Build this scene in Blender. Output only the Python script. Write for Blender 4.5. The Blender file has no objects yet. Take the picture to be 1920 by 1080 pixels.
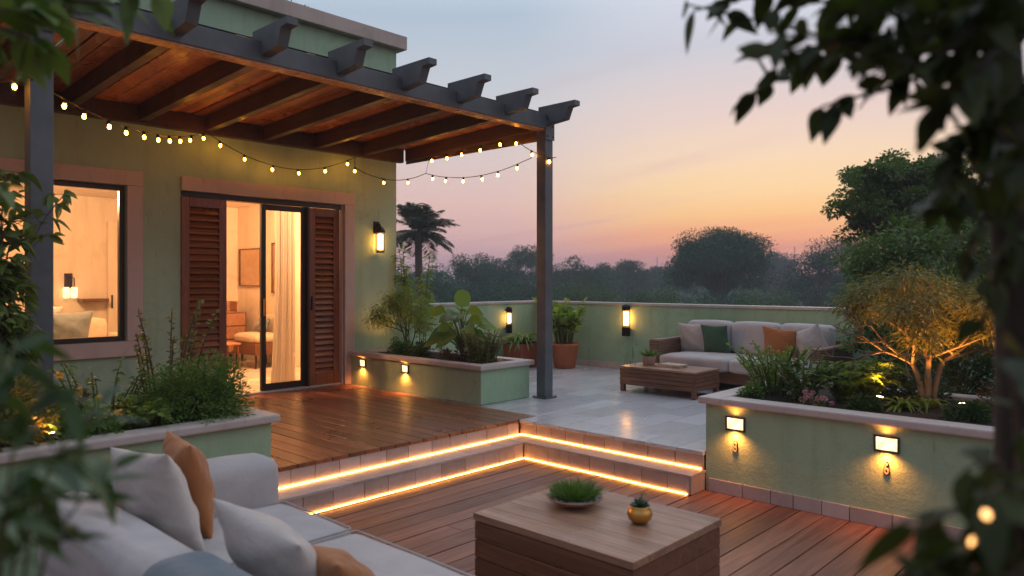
import bpy, bmesh, math, random
import numpy as np
from mathutils import Vector, Matrix, Euler
R = math.radians
random.seed(7); rng = np.random.default_rng(7)
scene = bpy.context.scene
COL = scene.collection
def lin(*c):
    return tuple(((x/255)/12.92 if x/255 <= .04045 else ((x/255+.055)/1.055)**2.4) for x in c)
def sk(*c): return tuple(.76*v for v in lin(*c))
# ------------------------------------------------------------- camera
# world: x runs along the house front, y into the house, z up; lower deck at z = 0
HC = 1.6; FPX = 1372.0
DV = (.7290, .6845); RV = (.6845, -.7290)
cam_d = bpy.data.cameras.new('camera'); cam = bpy.data.objects.new('camera', cam_d); COL.objects.link(cam)
cam.location = (0, 0, HC); cam.rotation_euler = (R(90), 0, R(-46.8))
cam_d.sensor_width = 36; cam_d.lens = FPX/1920*36; cam_d.shift_y = -12/1920
cam_d.clip_start = .05; cam_d.clip_end = 3000
cam_d.dof.use_dof = True; cam_d.dof.focus_distance = 7.0; cam_d.dof.aperture_fstop = 1.8
scene.camera = cam
# ------------------------------------------------------------- exposure, engine
vs = scene.view_settings
vs.view_transform = 'Standard'; vs.look = 'None'; vs.exposure = .40; vs.gamma = 1; vs.use_curve_mapping = False
cy = scene.cycles
cy.use_denoising = True; cy.max_bounces = 8; cy.transparent_max_bounces = 12
cy.sample_clamp_indirect = 4.0; cy.caustics_reflective = False; cy.caustics_refractive = False
cy.volume_bounces = 0; cy.use_light_tree = True
# ------------------------------------------------------------- node helpers
def ramp(nt, stops, interp='LINEAR'):
    n = nt.nodes.new('ShaderNodeValToRGB'); n.color_ramp.interpolation = interp
    e = n.color_ramp.elements
    while len(e) < len(stops): e.new(.5)
    for i, (p, c) in enumerate(stops):
        e[i].position = p; e[i].color = (*c[:3], 1)
    return n
def mth(nt, op, a, b=None, clamp=False):
    n = nt.nodes.new('ShaderNodeMath'); n.operation = op; n.use_clamp = clamp
    for i, v in enumerate((a, b)):
        if v is None: continue
        if isinstance(v, (int, float)): n.inputs[i].default_value = v
        else: nt.links.new(v, n.inputs[i])
    return n.outputs[0]
def mixc(nt, f, a, b, mode='MIX'):
    n = nt.nodes.new('ShaderNodeMix'); n.data_type = 'RGBA'; n.blend_type = mode
    for s, v in ((n.inputs[0], f), (n.inputs[6], a), (n.inputs[7], b)):
        if isinstance(v, (int, float)): s.default_value = v
        elif isinstance(v, tuple): s.default_value = (*v[:3], 1)
        else: nt.links.new(v, s)
    return n.outputs[2]
# ------------------------------------------------------------- sky
def build_sky():
    w = bpy.data.worlds.new('World'); scene.world = w; w.use_nodes = True
    nt = w.node_tree; nt.nodes.clear(); L = nt.links.new
    tc = nt.nodes.new('ShaderNodeTexCoord'); sp = nt.nodes.new('ShaderNodeSeparateXYZ'); L(tc.outputs['Generated'], sp.inputs[0])
    x, y, z = sp.outputs
    # side of the sunset: 1 towards the glow, 0 opposite
    hl = mth(nt, 'SQRT', mth(nt, 'ADD', mth(nt, 'MULTIPLY', x, x), mth(nt, 'ADD', mth(nt, 'MULTIPLY', y, y), .0001)))
    side = mth(nt, 'DIVIDE', mth(nt, 'ADD', mth(nt, 'MULTIPLY', x, .928), mth(nt, 'MULTIPLY', y, .373)), hl)
    # streaky cloud noise, drawn on a tilted layer
    cz = mth(nt, 'ADD', z, .12)
    cb = nt.nodes.new('ShaderNodeCombineXYZ'); L(mth(nt, 'DIVIDE', x, cz), cb.inputs[0]); L(mth(nt, 'DIVIDE', y, cz), cb.inputs[1])
    mp = nt.nodes.new('ShaderNodeMapping'); L(cb.outputs[0], mp.inputs[0])
    mp.inputs['Rotation'].default_value = (0, 0, R(72)); mp.inputs['Scale'].default_value = (.95, .17, 1)
    nz = nt.nodes.new('ShaderNodeTexNoise'); L(mp.outputs[0], nz.inputs['Vector'])
    nz.inputs['Scale'].default_value = 1.5; nz.inputs['Detail'].default_value = 5; nz.inputs['Roughness'].default_value = .52; nz.inputs['Distortion'].default_value = .5
    cl = mth(nt, 'SUBTRACT', nz.outputs[0], .5)
    zz = mth(nt, 'ADD', z, mth(nt, 'MULTIPLY', cl, .05))
    zz = mth(nt, 'ADD', zz, 0, True)
    away = ramp(nt, [(0, sk(172,138,152)), (.03, sk(204,156,164)), (.065, sk(224,180,178)), (.10, sk(230,192,184)), (.16, sk(222,202,200)), (.23, sk(205,207,213)), (.34, sk(178,195,213)), (.5, lin(210,222,236)), (1, lin(206,218,234))])
    glow = ramp(nt, [(0, sk(205,130,132)), (.03, sk(224,142,130)), (.055, sk(250,170,126)), (.085, sk(254,200,138)), (.12, sk(253,216,166)), (.16, sk(247,218,188)), (.21, sk(233,210,204)), (.30, sk(204,206,218)), (.5, lin(210,220,234)), (1, lin(206,218,234))])
    L(zz, away.inputs[0]); L(zz, glow.inputs[0])
    f = nt.nodes.new('ShaderNodeMapRange'); f.interpolation_type = 'SMOOTHSTEP'
    L(side, f.inputs[0]); f.inputs[1].default_value = .925; f.inputs[2].default_value = 1.0
    c = mixc(nt, f.outputs[0], away.outputs[0], glow.outputs[0])
    # sky opposite the sunset is duller
    g = nt.nodes.new('ShaderNodeMapRange'); g.interpolation_type = 'SMOOTHSTEP'
    L(side, g.inputs[0]); g.inputs[1].default_value = -1; g.inputs[2].default_value = .45
    c = mixc(nt, g.outputs[0], mixc(nt, 1.0, c, lin(178,180,190), 'MULTIPLY'), c)
    # mauve streaks
    st = nt.nodes.new('ShaderNodeMapRange'); st.interpolation_type = 'SMOOTHSTEP'
    L(nz.outputs[0], st.inputs[0]); st.inputs[1].default_value = .52; st.inputs[2].default_value = .68
    lowz = nt.nodes.new('ShaderNodeMapRange'); L(z, lowz.inputs[0]); lowz.inputs[1].default_value = .34; lowz.inputs[2].default_value = .08
    c = mixc(nt, mth(nt, 'MULTIPLY', mth(nt, 'MULTIPLY', st.outputs[0], lowz.outputs[0]), .6), c, sk(214,164,168))
    # low-down sky below the horizon: dull land glow
    b = nt.nodes.new('ShaderNodeMapRange'); L(z, b.inputs[0]); b.inputs[1].default_value = -.02; b.inputs[2].default_value = 0
    c = mixc(nt, b.outputs[0], lin(70,70,72), c)
    bg = nt.nodes.new('ShaderNodeBackground'); L(c, bg.inputs[0]); bg.inputs[1].default_value = 1.0
    sky = nt.nodes.new('ShaderNodeTexSky'); sky.sky_type = 'NISHITA'; sky.sun_disc = False
    sky.sun_elevation = R(1.5); sky.sun_rotation = SUN_ROT; sky.dust_density = 3
    bg2 = nt.nodes.new('ShaderNodeBackground'); L(sky.outputs[0], bg2.inputs[0]); bg2.inputs[1].default_value = .006
    ad = nt.nodes.new('ShaderNodeAddShader'); L(bg.outputs[0], ad.inputs[0]); L(bg2.outputs[0], ad.inputs[1])
    out = nt.nodes.new('ShaderNodeOutputWorld'); L(ad.outputs[0], out.inputs[0])
SUN_ROT = math.atan2(.928, .373)
build_sky()
sl = bpy.data.lights.new('sun', 'SUN'); sl.energy = .25; sl.angle = R(12); sl.color = (1, .72, .5)
so = bpy.data.objects.new('sun', sl); COL.objects.link(so); so.rotation_euler = Vector((-.928, -.373, -.07)).to_track_quat('-Z', 'Y').to_euler()
# ------------------------------------------------------------- materials
def newmat(name):
    m = bpy.data.materials.new(name); m.use_nodes = True; nt = m.node_tree
    return m, nt, nt.nodes['Principled BSDF'], nt.links.new
def coords(nt, scale=(1,1,1), rot=(0,0,0), island=0, world=False):
    if world:
        ge = nt.nodes.new('ShaderNodeNewGeometry'); v = ge.outputs['Position']
    else:
        tc = nt.nodes.new('ShaderNodeTexCoord'); v = tc.outputs['Object']
    if island:
        ge = nt.nodes.new('ShaderNodeNewGeometry'); a = nt.nodes.new('ShaderNodeVectorMath'); a.operation = 'ADD'
        nt.links.new(v, a.inputs[0]); nt.links.new(mth(nt, 'MULTIPLY', ge.outputs['Random Per Island'], island), a.inputs[1]); v = a.outputs[0]
    mp = nt.nodes.new('ShaderNodeMapping'); nt.links.new(v, mp.inputs[0]); mp.inputs['Scale'].default_value = scale; mp.inputs['Rotation'].default_value = rot
    return mp.outputs[0]
def noise(nt, vec, scale, detail=4, rough=.55, dist=0):
    n = nt.nodes.new('ShaderNodeTexNoise'); nt.links.new(vec, n.inputs['Vector'])
    n.inputs['Scale'].default_value = scale; n.inputs['Detail'].default_value = detail; n.inputs['Roughness'].default_value = rough; n.inputs['Distortion'].default_value = dist
    return n.outputs[0]
def bump(nt, bs, h, strength, dist=.01, prev=None):
    b = nt.nodes.new('ShaderNodeBump'); b.inputs['Strength'].default_value = strength; b.inputs['Distance'].default_value = dist
    nt.links.new(h, b.inputs['Height'])
    if prev: nt.links.new(prev, b.inputs['Normal'])
    nt.links.new(b.outputs[0], bs.inputs['Normal']); return b.outputs[0]
def island(nt):
    return nt.nodes.new('ShaderNodeNewGeometry').outputs['Random Per Island']
def m_stucco(name, col, stain=.82, rough=.85, bs_=.5, isl=0):
    m, nt, bs, L = newmat(name); v = coords(nt, world=True)
    big = noise(nt, v, 1.3, 5, .6); mid = noise(nt, v, 9, 5, .6); fine = noise(nt, v, 70, 4, .6)
    r = ramp(nt, [(.3, tuple(c*stain for c in col)), (.62, col)]); L(big, r.inputs[0])
    vs_ = coords(nt, (22, 22, 5), world=True)
    pit = ramp(nt, [(.69, (1,1,1)), (.74, (.72,.72,.68))]); L(noise(nt, vs_, 1, 3, .5), pit.inputs[0])
    c = mixc(nt, .8, r.outputs[0], pit.outputs[0], 'MULTIPLY')
    drip = ramp(nt, [(.50, (1,1,1)), (.72, (.80,.79,.74))]); L(noise(nt, coords(nt, (7, 7, .7), world=True), 1, 5, .65), drip.inputs[0])
    patch = ramp(nt, [(.56, (1,1,1)), (.60, (.90,.90,.88)), (.66, (.86,.85,.82))]); L(noise(nt, v, 2.6, 8, .68, .6), patch.inputs[0])
    c = mixc(nt, .8, mixc(nt, .7, c, drip.outputs[0], 'MULTIPLY'), patch.outputs[0], 'MULTIPLY')
    if isl:
        ir = ramp(nt, [(0, (1-isl,)*3), (1, (1+isl*.4,)*3)]); L(island(nt), ir.inputs[0]); c = mixc(nt, 1, c, ir.outputs[0], 'MULTIPLY')
    L(c, bs.inputs['Base Color']); bs.inputs['Roughness'].default_value = rough
    b1 = bump(nt, bs, mid, bs_*.6, .02); bump(nt, bs, fine, bs_, .006, b1)
    return m
def m_wood(name, c1, c2, axis=0, rough=.4, sc=1.0, spread=.35, coat=0, world=False, bstr=.35, gloss_var=.15):
    m, nt, bs, L = newmat(name)
    s = [14*sc]*3; s[axis] = .9*sc
    v = coords(nt, tuple(s), island=37.0, world=world)
    g = noise(nt, v, 1.6, 7, .62, .8)
    s2 = [90*sc]*3; s2[axis] = 2.5*sc
    fine = noise(nt, coords(nt, tuple(s2), island=11.0, world=world), 1, 3, .6)
    r = ramp(nt, [(.28, c1), (.5, tuple((a+b)/2 for a, b in zip(c1, c2))), (.72, c2)]); L(g, r.inputs[0])
    isl = ramp(nt, [(0, (1-spread,)*3), (1, (1+spread*.5,)*3)]); L(island(nt), isl.inputs[0])
    fr = ramp(nt, [(.35, (.72,.70,.68)), (.55, (1,1,1))]); L(fine, fr.inputs[0])
    c = mixc(nt, 1, mixc(nt, 1, r.outputs[0], isl.outputs[0], 'MULTIPLY'), fr.outputs[0], 'MULTIPLY')
    L(c, bs.inputs['Base Color'])
    wet = noise(nt, coords(nt, (1.3,1.3,1.3), world=True), 1.5, 4, .6)
    rr = nt.nodes.new('ShaderNodeMapRange'); L(wet, rr.inputs[0]); rr.inputs[1].default_value=.35; rr.inputs[2].default_value=.65
    rr.inputs[3].default_value = rough-gloss_var; rr.inputs[4].default_value = rough+gloss_var; L(rr.outputs[0], bs.inputs['Roughness'])
    if coat: bs.inputs['Coat Weight'].default_value = coat; bs.inputs['Coat Roughness'].default_value = .25
    b = bump(nt, bs, g, bstr, .004); bump(nt, bs, fine, bstr, .0015, b)
    return m
def m_fabric(name, col, weave=420, wr=.35, sheen=.2):
    m, nt, bs, L = newmat(name); v = coords(nt)
    w = noise(nt, v, weave, 2, .5); big = noise(nt, v, 5, 4, .55); fold = noise(nt, v, 9, 3, .5, .6)
    r = ramp(nt, [(.3, tuple(c*.84 for c in col)), (.7, col)]); L(big, r.inputs[0])
    r2 = ramp(nt, [(.3, (.86,)*3), (.7, (1.05,)*3)]); L(w, r2.inputs[0])
    L(mixc(nt, 1, r.outputs[0], r2.outputs[0], 'MULTIPLY'), bs.inputs['Base Color'])
    bs.inputs['Roughness'].default_value = .9; bs.inputs['Sheen Weight'].default_value = sheen; bs.inputs['Specular IOR Level'].default_value = .2
    b = bump(nt, bs, fold, wr, .03); bump(nt, bs, w, .25, .001, b)
    return m
def m_curtain(name, col):
    m = m_fabric(name, col, 300, .2); nt = m.node_tree; bs = nt.nodes['Principled BSDF']; L = nt.links.new
    tr = nt.nodes.new('ShaderNodeBsdfTranslucent'); tr.inputs[0].default_value = (*col, 1)
    mx = nt.nodes.new('ShaderNodeMixShader'); mx.inputs[0].default_value = .55; L(bs.outputs[0], mx.inputs[1]); L(tr.outputs[0], mx.inputs[2])
    L(mx.outputs[0], nt.nodes['Material Output'].inputs[0]); return m
def m_plain(name, col, rough=.5, metal=0, var=.12, nscale=12, bstr=.1):
    m, nt, bs, L = newmat(name); v = coords(nt)
    n = noise(nt, v, nscale, 5, .6); r = ramp(nt, [(.3, tuple(c*(1-var) for c in col)), (.7, tuple(min(1, c*(1+var)) for c in col))]); L(n, r.inputs[0])
    L(r.outputs[0], bs.inputs['Base Color']); bs.inputs['Roughness'].default_value = rough; bs.inputs['Metallic'].default_value = metal
    bump(nt, bs, noise(nt, v, nscale*6, 3), bstr, .003); return m
def m_emit(name, col, st):
    m, nt, bs, L = newmat(name); bs.inputs['Base Color'].default_value = (.8,.75,.6,1)
    bs.inputs['Emission Color'].default_value = (*col, 1); bs.inputs['Emission Strength'].default_value = st; return m
def m_diffuser(name, col, st):
    m, nt, bs, L = newmat(name); bs.inputs['Base Color'].default_value = (.8,.75,.6,1)
    n = nt.nodes.new('ShaderNodeMapRange'); L(noise(nt, coords(nt), 16, 2, .5), n.inputs[0]); n.inputs[1].default_value = .35; n.inputs[2].default_value = .65; n.inputs[3].default_value = st*.7; n.inputs[4].default_value = st*1.5
    bs.inputs['Emission Color'].default_value = (*col, 1); L(n.outputs[0], bs.inputs['Emission Strength']); return m
def m_glass(name, tint=(.96,.98,.96), refl=1.0):
    m = bpy.data.materials.new(name); m.use_nodes = True; nt = m.node_tree; nt.nodes.clear(); L = nt.links.new
    t = nt.nodes.new('ShaderNodeBsdfTransparent'); t.inputs[0].default_value = (*tint, 1)
    g = nt.nodes.new('ShaderNodeBsdfGlossy'); g.inputs['Roughness'].default_value = .03
    lw = nt.nodes.new('ShaderNodeFresnel'); lw.inputs[0].default_value = 1.45
    mx = nt.nodes.new('ShaderNodeMixShader'); L(mth(nt, 'MULTIPLY', lw.outputs[0], refl), mx.inputs[0]); L(t.outputs[0], mx.inputs[1]); L(g.outputs[0], mx.inputs[2])
    o = nt.nodes.new('ShaderNodeOutputMaterial'); L(mx.outputs[0], o.inputs[0]); return m
def m_leaf(name, c1, c2, rough=.45, trans=.3, spec=.5):
    m, nt, bs, L = newmat(name)
    r = ramp(nt, [(0, c1), (1, c2)]); L(island(nt), r.inputs[0]); L(r.outputs[0], bs.inputs['Base Color'])
    bs.inputs['Roughness'].default_value = rough; bs.inputs['Specular IOR Level'].default_value = spec
    tr = nt.nodes.new('ShaderNodeBsdfTranslucent'); L(mixc(nt, 1, r.outputs[0], (1.0,1.25,.5), 'MULTIPLY'), tr.inputs[0])
    mx = nt.nodes.new('ShaderNodeMixShader'); mx.inputs[0].default_value = trans; L(bs.outputs[0], mx.inputs[1]); L(tr.outputs[0], mx.inputs[2])
    L(mx.outputs[0], nt.nodes['Material Output'].inputs[0]); return m
def m_tile(name, col, rough, rowax=1):
    m, nt, bs, L = newmat(name); v = coords(nt, world=True)
    br = nt.nodes.new('ShaderNodeTexBrick'); L(v, br.inputs['Vector'])
    br.inputs['Scale'].default_value = 1; br.inputs['Brick Width'].default_value = .6; br.inputs['Row Height'].default_value = .3; br.offset = .5
    br.inputs['Mortar Size'].default_value = .003; br.inputs['Mortar Smooth'].default_value = .2
    br.inputs['Color1'].default_value = (*[c*.82 for c in col], 1); br.inputs['Color2'].default_value = (*[c*1.12 for c in col], 1); br.inputs['Mortar'].default_value = (*[c*.42 for c in col], 1)
    n = noise(nt, v, 4.5, 8, .65, 1.2); r = ramp(nt, [(.32, (.66,.68,.70)), (.5, (.95,)*3), (.7, (1.08,)*3)]); L(n, r.inputs[0])
    L(mixc(nt, 1, br.outputs[0], r.outputs[0], 'MULTIPLY'), bs.inputs['Base Color'])
    rr = nt.nodes.new('ShaderNodeMapRange'); L(n, rr.inputs[0]); rr.inputs[1].default_value=.3; rr.inputs[2].default_value=.7; rr.inputs[3].default_value=rough+.12; rr.inputs[4].default_value=rough-.06; L(rr.outputs[0], bs.inputs['Roughness'])
    b = bump(nt, bs, mth(nt, 'SUBTRACT', 1, br.outputs['Fac']), .5, .002); bump(nt, bs, n, .12, .004, b)
    return m
MINT = (.38, .52, .33)
M = dict(
    stucco=m_stucco('mint_stucco', MINT), stucco_wall=m_stucco('mint_wall_stucco', (.39,.53,.36)),
    trim=m_stucco('pink_stone_trim', (.60,.47,.41), .85, .75, .35),
    cope=m_stucco('pale_stone_coping', (.56,.47,.43), .85, .55, .3),
    deck_u=m_wood('deck_boards_upper', (.20,.068,.032), (.42,.16,.075), 1, .30, 1, .35, gloss_var=.04, bstr=.2),
    deck_l=m_wood('deck_boards_lower', (.19,.072,.044), (.38,.17,.105), 0, .40, 1, .35, gloss_var=.06),
    tile=m_tile('terrace_marble', (.61,.595,.61), .20),
    riser=m_stucco('riser_stone', (.56,.47,.43), .8, .45, .25, .28),
    steel=m_plain('charcoal_paint', (.105,.11,.118), .48, 0, .2, 5),
    roofwood=m_wood('pergola_ceiling_wood', (.46,.13,.04), (.86,.35,.13), 1, .32, 1.7, .6),
    rafterwood=m_wood('pergola_rafter_wood', (.045,.020,.012), (.11,.050,.028), 1, .45, 1, .2),
    shutter=m_wood('shutter_wood', (.18,.055,.024), (.32,.11,.045), 2, .38, 1.2, .25),
    louver=m_wood('louver_wood', (.20,.062,.026), (.38,.13,.052), 0, .36, 1.2, .3),
    bezel=m_plain('bronze_bezel', (.10,.06,.035), .45, .3), frame=m_plain('dark_bronze_frame', (.028,.02,.016), .4, .2),
    black=m_plain('blackened_metal', (.02,.017,.015), .45, .5),
    glass=m_glass('window_glass'), lampglass=m_glass('lamp_glass', (.98,.95,.88), .8),
    inwall=m_stucco('interior_plaster', (.78,.70,.60), .96, .8, .1),
    infloor=m_tile('interior_floor', (.62,.55,.47), .35),
    curtain=m_curtain('curtain_linen', (.58,.52,.46)), beige=m_fabric('beige_upholstery', (.58,.48,.38)),
    sofa=m_fabric('grey_upholstery', (.53,.485,.475), 500, .25),
    pil_white=m_fabric('cream_pillow_fabric', (.58,.51,.465), 420, .5),
    pil_rust=m_fabric('rust_pillow_fabric', (.42,.16,.055), 420, .5),
    pil_green=m_fabric('green_pillow_fabric', (.05,.12,.07), 420, .4),
    padding=m_fabric('grey_blue_fabric', (.17,.21,.24), 260, .4),
    table=m_wood('coffee_table_wood', (.25,.12,.072), (.50,.28,.175), 1, .38, .9, .12),
    table_side=m_wood('coffee_table_side', (.14,.055,.03), (.26,.11,.06), 1, .42, .9, .15),
    terracotta=m_plain('terracotta', (.42,.12,.045), .65, 0, .15, 9, .2),
    trough=m_plain('red_brown_trough', (.26,.06,.03), .55, 0, .15, 6),
    gold=m_plain('brushed_gold', (.62,.31,.08), .36, .9, .1, 20),
    ceramic=m_plain('speckled_clay', (.36,.19,.12), .55, 0, .25, 60),
    ceramic2=m_plain('pink_clay', (.42,.28,.22), .6, 0, .2, 40),
    soil=m_plain('soil', (.035,.022,.015), .95, 0, .5, 40, .9),
    pebble=m_plain('pebble', (.32,.28,.26), .7, 0, .3, 50),
    cord=m_plain('black_cord', (.015,.012,.01), .6),
    bulb=m_emit('warm_bulb', (1,.36,.03), 52), strip=m_emit('warm_led_strip', (1,.35,.055), 19),
    panel=m_diffuser('warm_step_light', (1,.62,.30), 1.6), filament=m_emit('lantern_filament', (1,.44,.12), 13),
    ceil_fill=m_emit('fill_ceiling_lamp', (1,.50,.20), 5), spot=m_emit('garden_spot_lens', (1,.55,.18), 70),
    plaque=m_plain('pale_numeral', (.62,.52,.36), .4, .2),
    bark=m_plain('bark', (.10,.07,.05), .85, 0, .35, 25, .7), palebark=m_plain('pale_bark', (.20,.14,.095), .8, 0, .25, 25, .7),
    stem=m_plain('green_stem', (.09,.10,.03), .6), darkwood=m_wood('walnut', (.10,.04,.02), (.20,.09,.045), 0, .4),
    rattan=None,
    lf_dark=m_leaf('leaf_dark', (.028,.058,.016), (.07,.12,.030)), lf_mid=m_leaf('leaf_mid', (.08,.15,.03), (.17,.27,.06)),
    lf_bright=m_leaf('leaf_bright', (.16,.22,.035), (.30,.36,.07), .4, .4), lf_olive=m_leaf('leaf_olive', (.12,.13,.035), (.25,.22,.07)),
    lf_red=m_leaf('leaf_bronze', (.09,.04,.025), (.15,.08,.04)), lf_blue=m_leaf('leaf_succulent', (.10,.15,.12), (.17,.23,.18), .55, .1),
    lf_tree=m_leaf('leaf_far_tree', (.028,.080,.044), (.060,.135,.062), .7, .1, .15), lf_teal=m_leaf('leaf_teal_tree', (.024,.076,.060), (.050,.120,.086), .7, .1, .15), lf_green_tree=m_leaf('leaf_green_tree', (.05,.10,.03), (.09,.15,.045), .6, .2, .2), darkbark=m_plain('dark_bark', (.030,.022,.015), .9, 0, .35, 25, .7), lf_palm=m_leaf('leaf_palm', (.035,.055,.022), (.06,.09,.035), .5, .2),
    lf_fern=m_leaf('leaf_fern', (.13,.20,.035), (.28,.35,.07), .5, .45), lf_broad=m_leaf('leaf_broad', (.09,.17,.03), (.20,.30,.05), .4, .4), lf_near=m_leaf('leaf_near_tree', (.070,.115,.026), (.15,.20,.05), .55, .3, .3), dim_bulb=m_emit('small_warm_bulb', (1,.46,.13), 3.0), lf_gold=m_leaf('leaf_golden_tree', (.10,.115,.025), (.24,.19,.045), .5, .4), lf_gloss=m_leaf('leaf_glossy', (.022,.032,.008), (.055,.065,.016), .5, .35, .3),
    pink=m_leaf('petal_pink', (.55,.22,.30), (.75,.42,.48), .6, .3), yellow=m_leaf('petal_yellow', (.65,.32,.06), (.80,.50,.12), .6, .3), white=m_leaf('petal_white', (.50,.48,.50), (.65,.60,.60), .6, .3),
    ground=m_plain('far_grass', (.035,.05,.025), .95, 0, .4, .02, 0), farwall=m_plain('far_render', (.22,.22,.20), .8),
    paper=m_plain('magazine_paper', (.45,.34,.27), .6), mirror=m_plain('mirror', (.55,.42,.32), .12, .9),
)
def m_rattan():
    m, nt, bs, L = newmat('brown_rattan'); v = coords(nt)
    sp = nt.nodes.new('ShaderNodeSeparateXYZ'); L(v, sp.inputs[0])
    zz = mth(nt, 'ADD', mth(nt, 'MULTIPLY', sp.outputs[2], 330), mth(nt, 'MULTIPLY', noise(nt, v, 6, 2), 3))
    wv = mth(nt, 'ADD', mth(nt, 'MULTIPLY', mth(nt, 'SINE', zz), .5), .5)
    hz = mth(nt, 'SINE', mth(nt, 'MULTIPLY', mth(nt, 'ADD', sp.outputs[0], sp.outputs[1]), 140))
    h = mth(nt, 'ADD', wv, mth(nt, 'MULTIPLY', hz, .22))
    r = ramp(nt, [(.1, (.055,.022,.012)), (.8, (.27,.13,.07))]); L(h, r.inputs[0])
    r2 = ramp(nt, [(.3, (.7,)*3), (.7, (1.1,)*3)]); L(noise(nt, coords(nt, (3,3,60)), 1.2, 4), r2.inputs[0])
    L(mixc(nt, 1, r.outputs[0], r2.outputs[0], 'MULTIPLY'), bs.inputs['Base Color']); bs.inputs['Roughness'].default_value = .5
    bump(nt, bs, h, .8, .006); return m
M['rattan'] = m_rattan()
# ------------------------------------------------------------- mesh helpers
class MB:
    def __init__(s): s.v = []; s.f = []; s.n = 0
    def add(s, v, f):
        v = np.asarray(v, float).reshape(-1, 3); s.v.append(v)
        s.f.extend([tuple(i+s.n for i in q) for q in f]); s.n += len(v); return s
    def box(s, x0, x1, y0, y1, z0, z1, bev=0):
        if bev <= 0:
            v = [(x, y, z) for z in (z0, z1) for x, y in ((x0,y0),(x1,y0),(x1,y1),(x0,y1))]
            return s.add(v, [(3,2,1,0),(4,5,6,7),(0,1,5,4),(1,2,6,5),(2,3,7,6),(3,0,4,7)])
        b = min(bev, (x1-x0)*.49, (y1-y0)*.49, (z1-z0)*.49)
        bm = bmesh.new(); bmesh.ops.create_cube(bm, size=1)
        for q in bm.verts: q.co = Vector(((x0+x1)/2+q.co.x*(x1-x0), (y0+y1)/2+q.co.y*(y1-y0), (z0+z1)/2+q.co.z*(z1-z0)))
        bmesh.ops.bevel(bm, geom=bm.edges[:], offset=b, segments=2, affect='EDGES', profile=.6)
        s.bm(bm); return s
    def bm(s, bm):
        bm.verts.index_update(); s.add([q.co[:] for q in bm.verts], [tuple(q.index for q in f.verts) for f in bm.faces]); bm.free(); return s
    def obox(s, c, ax, ay, az, hx, hy, hz):
        c = np.array(c, float); ax, ay, az = (np.array(a, float)/np.linalg.norm(a) for a in (ax, ay, az))
        v = [c+ax*i*hx+ay*j*hy+az*k*hz for k in (-1,1) for i, j in ((-1,-1),(1,-1),(1,1),(-1,1))]
        return s.add(v, [(3,2,1,0),(4,5,6,7),(0,1,5,4),(1,2,6,5),(2,3,7,6),(3,0,4,7)])
    def tube(s, pts, rad, seg=8, cap=True):
        P = np.asarray(pts, float); n = len(P); rad = np.broadcast_to(np.asarray(rad, float), (n,))
        T = np.gradient(P, axis=0); T /= np.linalg.norm(T, axis=1)[:, None]+1e-9
        a = np.array([0,0,1.]) if abs(T[0][2]) < .9 else np.array([1.,0,0]); vs_ = []
        U = np.cross(T[0], a); U /= np.linalg.norm(U)
        for i in range(n):
            U = U-T[i]*U.dot(T[i]); U /= np.linalg.norm(U)+1e-9; W = np.cross(T[i], U)
            for k in range(seg):
                t = 2*math.pi*k/seg; vs_.append(P[i]+rad[i]*(U*math.cos(t)+W*math.sin(t)))
        f = [(i*seg+k, i*seg+(k+1)%seg, (i+1)*seg+(k+1)%seg, (i+1)*seg+k) for i in range(n-1) for k in range(seg)]
        if cap: f += [tuple(range(seg))[::-1], tuple((n-1)*seg+k for k in range(seg))]
        return s.add(vs_, f)
    def lathe(s, prof, c=(0,0,0), seg=28):
        v = [(c[0]+r*math.cos(2*math.pi*k/seg), c[1]+r*math.sin(2*math.pi*k/seg), c[2]+z) for r, z in prof for k in range(seg)]
        n = len(prof)
        f = [(i*seg+k, i*seg+(k+1)%seg, (i+1)*seg+(k+1)%seg, (i+1)*seg+k) for i in range(n-1) for k in range(seg)]
        f += [tuple(range(seg))[::-1], tuple((n-1)*seg+k for k in range(seg))]
        return s.add(v, f)
    def build(s, name, mat, parent=None, smooth=False, **tags):
        v = np.concatenate(s.v) if s.v else np.zeros((0,3))
        org = np.zeros(3)
        if parent is not None:
            mw = world_of(parent).inverted(); A = np.array(mw)
            v = v @ A[:3,:3].T + A[:3,3]
        else:
            lo, hi = v.min(0), v.max(0); org = np.array([(lo[0]+hi[0])/2, (lo[1]+hi[1])/2, lo[2]]); v = v-org
        me = bpy.data.meshes.new(name); me.from_pydata(v.tolist(), [], s.f); me.update()
        if mat is not None: me.materials.append(mat)
        if smooth: me.polygons.foreach_set('use_smooth', [True]*len(me.polygons))
        o = bpy.data.objects.new(name, me); COL.objects.link(o); o.parent = parent; o.location = tuple(org)
        for k, val in tags.items(): o[k] = val
        return o
def world_of(o):
    m = Matrix.LocRotScale(o.location, o.rotation_euler, o.scale)
    return world_of(o.parent) @ m if o.parent else m
def thing(name, label, cat, loc=(0,0,0), rz=0, group=None):
    o = bpy.data.objects.new(name, None); COL.objects.link(o); o.location = loc; o.rotation_euler = (0,0,rz)
    o.empty_display_size = .1
    o['label'] = label; o['category'] = cat
    if group: o['group'] = group
    return o
def tag(o, label, cat, group=None):
    o['label'] = label; o['category'] = cat
    if group: o['group'] = group
    return o
def kids(o): return [c for c in bpy.data.objects if c.parent == o]
def dup(o, parent=None, **kw):
    c = o.copy(); COL.objects.link(c); c.parent = parent
    for ch in kids(o): dup(ch, c)
    for k, v in kw.items():
        if k in ('location', 'rotation_euler', 'scale'): setattr(c, k, v)
        else: c[k] = v
    return c
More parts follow.
